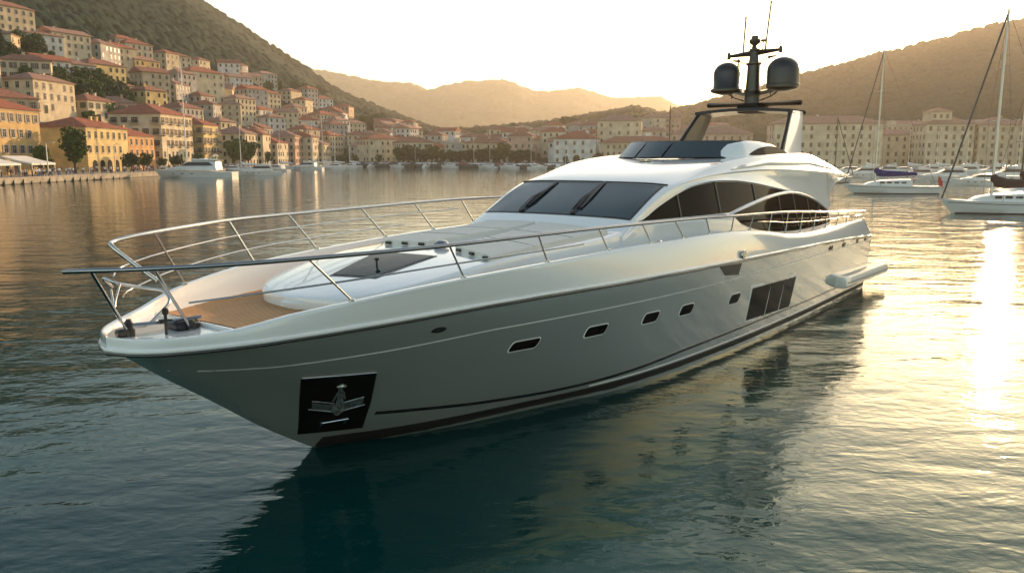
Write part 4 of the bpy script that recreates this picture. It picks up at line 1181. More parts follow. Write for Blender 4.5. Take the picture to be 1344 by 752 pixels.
    if tower:
        tb_ = MB(); tb_.box((-X * .3, 0, H + 2.5), (w_ * .45, d * .55, 5.0), 0)
        for k in range(3): tb_.box((-X * .3 + (k - 1) * w_ * .13, -d * .275, H + 3.2), (1.0, .1, 1.5), 1)
        tb_.build("upper_storey", [wmt, m_wdark], t)
        tr_ = MB(); A, B = w_ * .26, d * .33; tr_.add([(-X * .3 + sx * A, sy * B, H + 5.0) for sx, sy in ((-1, -1), (1, -1), (1, 1), (-1, 1))] + [(-X * .3, 0, H + 6.8)], [(0, 1, 4), (1, 2, 4), (2, 3, 4), (3, 0, 4), (3, 2, 1, 0)]); tr_.build("upper_roof", tm, t)
    rt = {'hip': 'hipped tile roof', 'gable': 'gabled tile roof', 'flat': 'flat roof'}[roof]
    nf = {1: 'one', 2: 'two', 3: 'three', 4: 'four', 5: 'five', 6: 'six'}[floors]
    tag(t, label or f"{color} {nf}-storey house with {rt} {region}".strip(), "house", "houses of the harbour town")
    ALLH.append((x, y, max(w_, d) * .5))
    return t
HR = R(90)
# named houses of the left waterfront (fronts face the harbour, +x)
house(-119, 178, 34, 12, 4, "ochre", HR, fh=3.55, tm=TM[0], cols=11, label="long ochre waterfront building with shuttered windows at the left edge, behind the awning")
house(-131, 190, 15, 11, 4, "yellow", HR, fh=3.9, tm=TM[0], label="tall yellow building with red roof behind the long ochre waterfront building", cols=5)
house(-118.5, 224.5, 23, 14, 3, "yellow", HR, fh=3.75, tm=TM[0], cols=7, arcade=True, sidecols=0, label="yellow waterfront building with red hipped roof and ground-floor arches behind the round tree", pitch=.36)
house(-119, 248, 17, 12, 3, "orange", HR, fh=3.2, tm=TM[0], cols=5, label="low orange waterfront house next to the yellow arcaded building")
house(-123, 279, 26, 17, 4, "cream", HR, fh=3.7, tm=TM[0], cols=8, balc=True, label="large cream waterfront building with red roof behind the tall white mast")
house(-118, 303, 15, 12, 4, "yellow", HR, fh=3.6, tm=TM[0], balc=True, region="on the left waterfront, beyond the cream one")
x_, y_ = hit(262, 137)[:2]
house(x_, y_, 22, 15, 4, "cream", R(60), fh=3.9, tm=TM[0], label="big plain cream block with red hipped roof standing above the town on the left hill", sidecols=3, cols=5)
x_, y_ = hit(40, 52)[:2]
for (u, v, w_, d, fl, c_, rz_, rf, lab) in (
    (12, 56, 16, 11, 4, "sandy", 70, 'hip', "tall sandy house with red roof highest on the slope at the left edge"),
    (52, 70, 15, 10, 2, "white", 60, 'gable', "white gabled house high on the slope near the left edge"),
    (86, 78, 18, 10, 3, "cream", 65, 'gable', "long cream house with brown gable roof high on the left slope"),
    (62, 106, 13, 10, 2, "white", 62, 'gable', "small white gabled house with dark windows above the grove"),
    (92, 110, 15, 11, 2, "white", 60, 'hip', "white house with two dark windows on the left slope above the trees"),
    (150, 92, 17, 11, 3, "sandy", 66, 'hip', "sandy house with hipped roof halfway up the left slope"),
    (175, 95, 15, 12, 4, "cream", 60, 'hip', "tall cream house in the middle of the left slope"),
    (130, 120, 18, 11, 3, "yellow", 70, 'hip', "yellow house with long red roof above the dark grove"),
    (185, 108, 16, 10, 3, "ochre", 70, 'hip', "ochre house with red roof above the low yellow house"),
    (195, 152, 12, 10, 3, "yellow", 70, 'hip', "small yellow house with red roof standing behind the grove"),
    (145, 125, 15, 10, 1, "sandy", 66, 'hip', "low sandy house with wide red roof in the grove"),
    (118, 160, 14, 10, 2, "cream", 80, 'hip', "cream house glimpsed over the roof of the arcaded building"),
    (55, 150, 20, 10, 3, "cream", 85, 'hip', "cream house with red roof behind the long ochre waterfront building"),
    (160, 70, 15, 10, 2, "sandy", 66, 'hip', "sandy house highest above the middle of the left slope"),
    ):
    x_, y_, z_ = hit(u, v); house(x_, y_, w_, d, fl, c_, R(rz_), rf, z=z_, label=lab)
# waterfront row running away along the left shore
yq = 318.
k = 0
while yq < 412:
    w_ = rng.uniform(11, 17); xl = float(np.interp(yq + w_ / 2, [215, 320, 415], [-97, -90, -75]))
    house(xl - 20 - rng.uniform(0, 3), yq + w_ / 2, w_, rng.uniform(11, 14), rng.choice([3, 4, 4, 5]), rng.choice(["cream", "yellow", "sandy", "pink", "ochre"]), HR + rng.uniform(-.05, .05), rng.choice(['hip', 'hip', 'gable']), region="on the far part of the left waterfront")
    yq += w_ + rng.uniform(.3, 2.5)
# far quay: key buildings
house(31, 386, 20, 16, 3, "white", R(-14), fh=3.9, tm=TM[0], cols=5, sidecols=3, label="white three-storey building with rows of dark windows and red roof on the far quay")
house(58, 372, 34, 13, 3, "sandy", R(-14), fh=3.2, tm=TM[1], cols=13, label="long low sandy building with many narrow windows just left of the yacht's roof")
house(55, 415, 22, 15, 4, "cream", R(-10), fh=3.9, tm=TM[2], cols=5, label="tall cream building with broad tiled roof above the long low building on the far quay")
house(-12, 418, 22, 12, 3, "sandy", R(-12), tm=TM[1], cols=8, fh=3.4, label="sandy building with close-set windows between dark trees on the far quay")
house(5, 412, 13, 12, 4, "pink", R(-12), tm=TM[1], fh=3.3, label="narrow pink building left of the white one on the far quay")
house(-52, 428, 18, 13, 3, "cream", R(25), tm=TM[1], fh=3.6, label="cream building with balconies at the far left corner of the harbour", balc=True)
house(-72, 440, 20, 13, 3, "cream", R(40), tm=TM[0], fh=4.2, label="pale hall with tall windows and red roof at the harbour corner")
# right-hand blocks
house(128, 335, 42, 15, 5, "cream", R(-6), fh=3.3, tm=TM[2], cols=13, sidecols=3, label="wide pale apartment block with pink tiled roof right of the radar arch")
house(85, 350, 34, 14, 4, "pink", R(-8), fh=3.2, tm=TM[2], cols=10, label="pinkish hotel-like block seen through the radar arch")
house(172, 325, 18, 14, 5, "cream", R(-6), fh=3.2, tm=TM[2], tower=True, label="cream block with a raised upper storey between the two sailboat masts")
house(190, 321, 17, 14, 5, "sandy", R(-6), fh=3.1, tm=TM[2], cols=5, label="sandy block with pink roof left of the right-hand mast")
house(222, 312, 26, 14, 5, "cream", R(-6), fh=3.3, tm=TM[2], label="cream block at the right edge behind the dark boom cover")
# the rest of the town
GROVE = [(128, 135, 62, 20), (20, 85, 34, 18), (380, 128, 60, 9), (250, 160, 18, 8), (500, 168, 50, 6), (60, 130, 26, 10)]
def in_grove(u, v): return any(((u - a) / c) ** 2 + ((v - b) / d) ** 2 < 1 for a, b, c, d in GROVE)
cand = []
for _ in range(26000):
    r = rng.uniform(-.70, .70); y = rng.uniform(190, 640) if r < -.12 else rng.uniform(300, 560); cand.append((r * y, y))
placed = 0
for x, y in cand:
    if NH[0] >= 262: break
    s = float(shore_dist(x, y))
    if s < 38: continue
    z = float(ground_z(x, y)); u, v = proj(x, y, z)
    if u < -40 or u > 1385 or v < VT(u) or in_grove(u, v): continue
    if 860 < u < 1040 and v > 186: continue
    rad = 9.0 if (x / y < -.3 and y < 460) else 7.0
    if any((x - a) ** 2 + (y - b) ** 2 < (rad + c * .92) ** 2 for a, b, c in ALLH): continue
    left = x / y < -.12
    w_ = rng.uniform(10, 17); d = rng.uniform(9, 12); fl = rng.choice([2, 3, 3, 4]) if y > 330 else rng.choice([2, 2, 3])
    if u > 1040: fl = rng.choice([3, 4, 5])
    reg = ("on the left hillside" if u < 330 else "on the slope behind the left harbour boats") if left else ("behind the far quay" if u < 860 else "behind the white blocks on the right")
    house(x, y, w_, d, fl, rng.choice(["cream", "sandy", "pink", "grey", "cream", "white", "white", "grey"]), (R(rng.choice([55, 70, 80, 90, 20])) if left else R(rng.uniform(-25, 20))) + rng.uniform(-.12, .12), rng.choice(['hip', 'hip', 'gable', 'gable', 'flat'] if not left else ['hip', 'hip', 'gable', 'hip']), z=z, region=reg)
print("houses", NH[0])

# ================================================================ TREES
def leaf_mat(name, c1, c2):
    m = bpy.data.materials.new(name); m.use_nodes = True; n = m.node_tree; b = n.nodes["Principled BSDF"]; b.inputs['Roughness'].default_value = .8; b.inputs['Specular IOR Level'].default_value = .2
    tc = n.nodes.new("ShaderNodeTexCoord"); ns = n.nodes.new("ShaderNodeTexNoise"); ns.inputs['Scale'].default_value = .7; ns.inputs['Detail'].default_value = 5
    n.links.new(tc.outputs['Object'], ns.inputs[0]); r = n.nodes.new("ShaderNodeValToRGB"); r.color_ramp.elements[0].position = .35; r.color_ramp.elements[1].position = .68
    r.color_ramp.elements[0].color = (*c1, 1); r.color_ramp.elements[1].color = (*c2, 1); n.links.new(ns.outputs[0], r.inputs[0]); n.links.new(r.outputs[0], b.inputs['Base Color'])
    return m
LM = [leaf_mat("broadleaf foliage", (.025, .055, .015), (.09, .14, .03)), leaf_mat("dark evergreen foliage", (.015, .035, .015), (.05, .085, .03))]
m_bark = mat("bark", (.10, .075, .055), .9)
def crown_mesh(seed, R_, H, base, lm, n=1500, shape='round'):
    g = np.random.default_rng(seed); blobs = []
    for k in range(11):
        a = g.uniform(0, 2 * math.pi); rad = g.uniform(0, .62) * R_; zz = g.uniform(.18, .85)
        k_ = (1 - abs(zz - .45)) if shape == 'round' else (1.1 - zz)
        blobs.append((rad * math.cos(a) * k_, rad * math.sin(a) * k_, base + zz * H, R_ * g.uniform(.32, .52) * (1 if shape == 'round' else .7)))
    V = []; F = []
    per = n // len(blobs)
    for bx, by, bz, br in blobs:
        d = g.normal(size=(per, 3)); d /= np.linalg.norm(d, axis=1)[:, None]; rr_ = br * g.uniform(.72, 1.08, per)
        p = np.array([bx, by, bz]) + d * rr_[:, None] * np.array([1, 1, .85])
        for q, nn in zip(p, d):
            nn = nn + g.normal(size=3) * .6; nn /= np.linalg.norm(nn); t1 = np.cross(nn, g.normal(size=3)); t1 /= np.linalg.norm(t1); t2 = np.cross(nn, t1); s = g.uniform(.20, .42) * R_ / 4.5 * 1.25
            i = len(V); V += [q + t1 * s, q + t2 * s * .7, q - t1 * s, q - t2 * s * .7]; F.append((i, i + 1, i + 2, i + 3))
    o = np_mesh("crown", V, F, lm, smooth=False); me = o.data; bpy.data.objects.remove(o); return me
def trunk_mesh(H, base, R_):
    mb = MB(); mb.tube([(0, 0, -1), (0, 0, base * .6), (.15, .05, base + .25 * H)], [.38, .28, .16], 8)
    for a in (0, 1.7, 3.3, 4.8): mb.tube([(0, 0, base * .7), (math.cos(a) * R_ * .3, math.sin(a) * R_ * .3, base + .3 * H), (math.cos(a) * R_ * .55, math.sin(a) * R_ * .55, base + .55 * H)], [.16, .10, .04], 6)
    o = mb.build("trunk", m_bark, smooth=60); me = o.data; bpy.data.objects.remove(o); return me
TV = []
for k, (R_, H, b_, lm, sh) in enumerate(((4.6, 7.2, 2.2, LM[0], 'round'), (4.2, 6.4, 2.0, LM[0], 'round'), (4.8, 6.0, 1.6, LM[1], 'round'), (4.0, 8.0, 1.5, LM[1], 'cone'), (5.4, 4.0, 5.0, LM[1], 'round'))):
    TV.append((crown_mesh(40 + k, R_, H, b_, lm, 1700, sh), trunk_mesh(H, b_, R_), ["round green broadleaf tree", "loose green broadleaf tree", "dense dark evergreen tree", "tall dark conical tree", "umbrella pine with a flat dark crown"][k]))
NT = [0]
def tree(x, y, kind, s=1.0, label=None, region="", z=None, rz=None, group="trees around the harbour town"):
    if z is None: z = float(ground_z(x, y))
    t = empty("tree" if kind != 4 else "pine_tree", (x, y, z), rng.uniform(0, 6.28) if rz is None else rz); t.scale = (s, s, s * rng.uniform(.9, 1.1))
    for nm, me in (("crown", TV[kind][0]), ("trunk", TV[kind][1])):
        o = bpy.data.objects.new(nm, me); col.objects.link(o); o.parent = t
    tag(t, label or f"{TV[kind][2]} {region}".strip(), "tree", group); NT[0] += 1
    return t
# left promenade
for u, y, k, s, lab in ((98, 198, 0, 1.12, "large round green tree in front of the yellow arcaded building"), (56, 186, 1, .75, "small green tree before the long ochre building, left of the large round one"), (172, 228, 2, .62, "small dark tree at the right corner of the arcaded building"), (192, 240, 0, .62, "small olive-green tree before the low orange house"), (213, 250, 0, .45, "low bushy tree right of the low orange house"), (232, 262, 2, .55, "dark small tree below the cream waterfront building"),
                    (262, 275, 1, .6, "loose small tree beside the tall mast's foot"), (308, 300, 0, 1.05, "big green tree on the quay above the small motorboats"), (326, 318, 0, 1.15, "big spreading tree at the end of the left promenade"), (350, 338, 2, .7, "dark tree beyond the spreading tree on the left promenade"), (385, 380, 2, .9, "dark round tree between waterfront houses behind the white cabin cruiser")):
    a, _ = az_el(u, 210); tree(a * y if u > 60 else a * y, y, k, s, lab, z=QZ, group="promenade trees")
for u in (452, 466, 498, 523, 535, 545, 556, 567, 580, 592, 604, 616, 630, 641, 652, 661, 672, 683, 694, 742, 757, 786, 835):
    a, _ = az_el(u, 212); xx0 = a * 400; yb = float(np.interp(xx0, [-75, -30, 22, 80], [415, 395, 352, 325])); y = yb + rng.uniform(9, 16)
    tree(a * y, y, rng.choice([2, 2, 0, 1]), rng.uniform(.75, 1.25) if 515 < u < 700 else rng.uniform(.5, .75), region="on the far quay", z=QZ, group="trees on the far quay")
# groves and gaps on the slopes
n0 = NT[0]
for u0, v0, c, d in GROVE:
    m_ = int(c * d / 22)
    for _ in range(m_):
        a = rng.uniform(0, 6.28); q = math.sqrt(rng.random()); x, y, z = hit(u0 + c * q * math.cos(a), v0 + d * q * math.sin(a)); tree(x, y, rng.choice([2, 2, 0, 3, 1]), rng.uniform(.7, 1.25), region="in a grove on the left hillside", z=z, group="hillside grove trees")
for u, v, k, s in ((145, 150, 0, 1.0), (673, 176, 4, 1.0), (742, 170, 4, 1.2), (752, 169, 4, 1.0), (727, 174, 2, .9), (794, 166, 3, 1.1), (813, 168, 2, 1.2), (822, 166, 2, 1.1), (832, 164, 2, 1.3), (845, 162, 2, 1.2), (856, 161, 2, 1.4), (868, 162, 2, 1.2)):
    x, y, z = hit(u, max(v, 172)); tree(x, y, k, s, region="on the rise behind the far quay" if u > 300 else "alone above the grove", z=max(z, CAM_H + (205 - v - 4) / 1050 * y - 4), group="skyline trees")
for _ in range(2500):
    if NT[0] > 292: break
    r = rng.uniform(-.68, .68); y = rng.uniform(200, 620); x = r * y; s = float(shore_dist(x, y))
    if s < 30: continue
    z = float(ground_z(x, y)); u, v = proj(x, y, z)
    if u < -20 or u > 1370 or (860 < u < 1040): continue
    if any((x - a) ** 2 + (y - b) ** 2 < (3 + c * .9) ** 2 for a, b, c in ALLH): continue
    tree(x, y, rng.choice([0, 1, 2, 3]), rng.uniform(.45, .9), region="among the hillside houses" if u < 560 else "among the houses behind the quay", z=z)
print("trees", NT[0])

# ================================================================ STREET THINGS
m_pole = mat("pale metal pole", (.5, .5, .48), .4, .6)
def lamp(x, y, h, lab):
    t = empty("street_lamp", (x, y, QZ)); p = MB(); p.tube([(0, 0, 0), (0, 0, h)], [.14, .09], 8); p.tube([(0, 0, h - .1), (.5, 0, h + .25), (1.3, 0, h + .2)], .06, 6); p.build("pole", m_pole, t, 50)
    q = MB(); q.box((1.5, 0, h + .17), (.7, .3, .14), bev=.04); q.build("lamp_head", m_pole, t); tag(t, lab, "street lamp", "street lamps on the quays")
for u, h in ((502, 9), (545, 9), (622, 14), (643, 11), (697, 10), (742, 9)):
    a, _ = az_el(u, 210); y = float(np.interp(a * 390, [-75, -30, 22, 80], [415, 395, 352, 325])) + 5; lamp(a * y, y, h, "tall pale street lamp on the far quay")
for y in (176, 206, 238): lamp(-101, y, 7, "slim street lamp on the left promenade")
# cars
CARC = [("white", (.7, .7, .7)), ("silver", (.4, .41, .42)), ("dark", (.03, .03, .035)), ("red", (.3, .03, .02)), ("blue", (.05, .1, .25))]
CARM = [mat(n_ + " car paint", c, .25, 0, .8) for n_, c in CARC]
m_tyre = mat("tyre", (.02, .02, .02), .8)
def car_mesh(cm):
    body = MB(); sec = [(-2.1, .35, .75), (-2.0, .3, .95), (-1.1, .25, 1.0), (1.1, .25, .95), (1.95, .3, .78), (2.12, .35, .6)]
    G = [[(x, -.85, z0), (x, -.87, (z0 + z1) / 2), (x, -.75, z1), (x, .75, z1), (x, .87, (z0 + z1) / 2), (x, .85, z0)] for x, z0, z1 in sec]
    body.grid(G, 0, close=True); body.add(G[0], [tuple(range(6))]); body.add(G[-1], [tuple(range(6))])
    G = [[(x, -w_, .92), (x, -w_ * .85, h), (x, w_ * .85, h), (x, w_, .92)] for x, w_, h in ((-1.7, .72, .95), (-1.2, .75, 1.38), (.1, .75, 1.42), (1.0, .72, .98))]
    gl = MB(); gl.grid(G, 0, close=True); rf = MB(); rf.box((-.55, 0, 1.42), (1.35, 1.2, .05), bev=.02)
    wh = MB(); wh.lathe([(.3, -.1), (.33, -.06), (.33, .06), (.3, .1)], n=14); wh.v = [(x, z, y) for x, y, z in wh.v]
    out = []
    for nm, mb, m_ in (("body", body, cm), ("cabin_glass", gl, m_wdark), ("roof", rf, cm), ("wheel", wh, m_tyre)):
        o = mb.build(nm, m_, smooth=40); out.append((nm, o.data)); bpy.data.objects.remove(o)
    return out
CMESH = [car_mesh(m_) for m_ in CARM]
def car(x, y, rz, k, lab):
    t = empty("parked_car", (x, y, QZ + .04), rz)
    for nm, me in CMESH[k]:
        if nm == "wheel":
            for wx in (-1.3, 1.3):
                for wy in (-.8, .8): o = bpy.data.objects.new(nm, me); col.objects.link(o); o.parent = t; o.location = (wx, wy, .33)
        else: o = bpy.data.objects.new(nm, me); col.objects.link(o); o.parent = t
    tag(t, lab, "car", "cars parked along the far quay")
u = 468
while u < 838:
    a, _ = az_el(u, 212); xx = a * 385; yb = float(np.interp(xx, [-75, -30, 22, 80], [415, 395, 352, 325])); y = yb + rng.choice([3.2, 7.5]); k = rng.choices([0, 1, 2, 3, 4], [9, 4, 2, 1, 1])[0]
    car(a * y, y, R(rng.choice([-22, 68, 158])) + rng.uniform(-.1, .1), k, f"{CARC[k][0]} car parked on the far quay behind the breakwater")
    u += rng.uniform(4.5, 9)
# awnings by the left edge
for (x, y, w_, lab) in ((-104.5, 160, 14, "white cafe awning on posts at the left edge of the promenade"), (-105, 176, 9, "smaller white cafe awning next to the first one on the promenade")):
    t = empty("cafe_awning", (x, y, QZ)); a_ = MB(); a_.grid([[(3.2, yy_, 2.75), (0, yy_, 3.4), (-3.2, yy_, 4.3)] for yy_ in (-w_ / 2, -w_ / 4, 0, w_ / 4, w_ / 2)], 0)
    a_.grid([[(3.2, yy_, 2.75), (3.22, yy_, 2.35)] for yy_ in (-w_ / 2, -w_ / 4, 0, w_ / 4, w_ / 2)], 0); a_.grid([[(3.2, -w_ / 2, 2.75), (0, -w_ / 2, 3.4), (-3.2, -w_ / 2, 4.3)], [(3.2, -w_ / 2, 2.45), (0, -w_ / 2, 3.1), (-3.2, -w_ / 2, 4.0)]], 0)
    o = a_.build("canopy", mat("awning canvas", (.72, .70, .66), .8), t)
    for yy_ in (-w_ / 2 + .2, 0, w_ / 2 - .2):
        p = MB(); p.tube([(3.1, yy_, 0), (3.1, yy_, 2.75)], .06, 6); p.build("post", m_pole, t)
    tag(t, lab, "awning")
# people: three body meshes grown with the skin modifier, used many times
def person_mesh(pose, shirt, trousers, hair):
    if pose == 'stand': J = {'pel': (0, 0, .95), 'ch': (0, 0, 1.30), 'nk': (0, 0, 1.47), 'hd': (0, -.01, 1.62), 'tp': (0, 0, 1.74), 'ls': (-.19, 0, 1.42), 'le': (-.25, .02, 1.14), 'lh': (-.24, -.08, .88), 'rs': (.19, 0, 1.42), 're': (.26, 0, 1.14), 'rh': (.22, -.12, .90), 'lk': (-.10, 0, .50), 'la': (-.11, .03, .07), 'lt': (-.11, -.12, .04), 'rk': (.10, -.02, .50), 'ra': (.11, .02, .07), 'rt': (.11, -.13, .04)}
    elif pose == 'walk': J = {'pel': (0, 0, .93), 'ch': (0, -.02, 1.28), 'nk': (0, -.03, 1.45), 'hd': (0, -.05, 1.60), 'tp': (0, -.05, 1.72), 'ls': (-.19, -.02, 1.40), 'le': (-.24, -.16, 1.15), 'lh': (-.20, -.34, .98), 'rs': (.19, -.02, 1.40), 're': (.24, .14, 1.14), 'rh': (.22, .22, .90), 'lk': (-.10, .06, .50), 'la': (-.10, .34, .12), 'lt': (-.10, .24, .03), 'rk': (.10, -.20, .52), 'ra': (.10, -.30, .08), 'rt': (.10, -.46, .05)}
    else: J = {'pel': (0, .1, .50), 'ch': (0, .08, .85), 'nk': (0, .05, 1.02), 'hd': (0, .03, 1.17), 'tp': (0, .03, 1.29), 'ls': (-.19, .06, .97), 'le': (-.24, -.06, .72), 'lh': (-.14, -.30, .74), 'rs': (.19, .06, .97), 're': (.24, -.05, .72), 'rh': (.14, -.28, .76), 'lk': (-.11, -.36, .50), 'la': (-.11, -.36, .08), 'lt': (-.11, -.50, .04), 'rk': (.11, -.36, .50), 'ra': (.12, -.34, .08), 'rt': (.12, -.48, .04)}
    rad = {'pel': .15, 'ch': .15, 'nk': .06, 'hd': .10, 'tp': .07, 'ls': .07, 'le': .045, 'lh': .04, 'rs': .07, 're': .045, 'rh': .04, 'lk': .065, 'la': .045, 'lt': .04, 'rk': .065, 'ra': .045, 'rt': .04}
    E_ = [('pel', 'ch'), ('ch', 'nk'), ('nk', 'hd'), ('hd', 'tp'), ('ch', 'ls'), ('ls', 'le'), ('le', 'lh'), ('ch', 'rs'), ('rs', 're'), ('re', 'rh'), ('pel', 'lk'), ('lk', 'la'), ('la', 'lt'), ('pel', 'rk'), ('rk', 'ra'), ('ra', 'rt')]
    ks = list(J); me = bpy.data.meshes.new("person"); me.from_pydata([J[k] for k in ks], [(ks.index(a), ks.index(b)) for a, b in E_], [])
    o = bpy.data.objects.new("person", me); col.objects.link(o); md = o.modifiers.new("s", 'SKIN')
    for i, k in enumerate(ks): me.skin_vertices[0].data[i].radius = (rad[k], rad[k] * (.75 if k in ('pel', 'ch') else 1)); me.skin_vertices[0].data[i].use_root = (k == 'pel')
    sb = o.modifiers.new("u", 'SUBSURF'); sb.levels = 1
    dg = bpy.context.evaluated_depsgraph_get(); m2 = bpy.data.meshes.new_from_object(o.evaluated_get(dg)); bpy.data.objects.remove(o)
    for q in (shirt, trousers, m_skin, hair): m2.materials.append(q)
    zn, zp, zt_2 = J['nk'][2], J['pel'][2], J['tp'][2]
    for p in m2.polygons:
        c = p.center; p.use_smooth = True
        if c.z > zn + .17 or (c.z > zn + .04 and c.y > J['hd'][1] + .02): p.material_index = 3
        elif c.z > zn - .01: p.material_index = 2
        elif abs(c.x) > .18 and min((Vector(c) - Vector(J[h])).length for h in ('lh', 'rh')) < .16: p.material_index = 2
        elif c.z > zp + .02 or (abs(c.x) > .17 and pose != 'sit'): p.material_index = 0
        else: p.material_index = 1
    return m2
m_skin = mat("skin", (.45, .26, .18), .6); m_hair = mat("dark hair", (.03, .02, .015), .7)
CL = {n_: mat(n_ + " cloth", c, .9) for n_, c in {"white": (.7, .7, .68), "blue": (.08, .12, .25), "black": (.02, .02, .022), "red": (.4, .05, .04), "beige": (.45, .38, .28), "grey": (.2, .2, .2)}.items()}
PV = []
for pose, a, b in (('stand', 'white', 'blue'), ('stand', 'red', 'black'), ('walk', 'blue', 'beige'), ('walk', 'white', 'black'), ('stand', 'black', 'grey'), ('stand', 'beige', 'black'), ('walk', 'beige', 'blue')):
    PV.append((person_mesh(pose, CL[a], CL[b], m_hair), f"person in {a} top and {b} trousers, {'walking' if pose == 'walk' else 'standing'}"))
for k in range(240):
    y = rng.uniform(155, 305); s = 1.3 + 12 * rng.random() ** 1.7; x = float(np.interp(y, [20, 215, 320], [-97, -97, -90])) - s
    v = rng.randrange(len(PV)); o = bpy.data.objects.new("person", PV[v][0]); col.objects.link(o); o.location = (x, y, QZ + .03); o.rotation_euler = (0, 0, rng.uniform(0, 6.28)); q = rng.uniform(.93, 1.08); o.scale = (q, q, q)
    tag(o, PV[v][1] + " on the left promenade", "person", "crowd on the left promenade")
# ================================================================ BOATS IN THE HARBOUR
m_bw = mat("white boat gelcoat", (.72, .71, .68), .3, 0, .5, var=.05, vscale=.5)
m_bblue = mat("blue sail cover", (.004, .016, .15), .9, spec=.1)
m_bdark = mat("dark sail cover", (.035, .02, .022), .8)
m_bmast = mat("aluminium mast", (.55, .53, .5), .35, .7)
m_bmw = mat("white painted mast", (.75, .74, .7), .4)
m_bwood = mat("brown mast", (.16, .10, .06), .5)
m_deckb = mat("pale deck", (.55, .50, .42), .7)
m_red = mat("red flag cloth", (.5, .03, .02), .8)
def boat_hull(mb, L, B, f0, f1, dr=.3, mi=0, stern=.8, pw=.55, rake=.08):
    """bow at +x; sheer heights f0 at bow, f1 at stern"""
    G = []; n = 16
    for i in range(n + 1):
        t = i / n; x = L / 2 - t * L; b = B / 2 * (1 - (1 - min(t / .55, 1)) ** (1 / pw * 1.15)) if t < .55 else B / 2 * (1 - (1 - stern) * ((t - .55) / .45) ** 2)
        z = f0 + (f1 - f0) * (1 - (1 - t) ** 2); wl = max(b * (.55 + .35 * min(1, t * 2)) , 0)
        xo = -rake * L * max(0, 1 - t * 3)
        r = [(x + xo, wl * .6, -dr), (x + xo * .9, wl, .02), (x + xo * .4, b * .93, z * .55), (x, b, z), (x, max(b - .1, 0), z + .03)]
        G.append(r + [(px, -py, pz) for px, py, pz in reversed(r)])
    mb.grid(G, mi, flip=False); mb.add(G[-1], [tuple(range(10))], mi); return G
def stripes(L, B, f0, f1, t, z, m_):
    pass
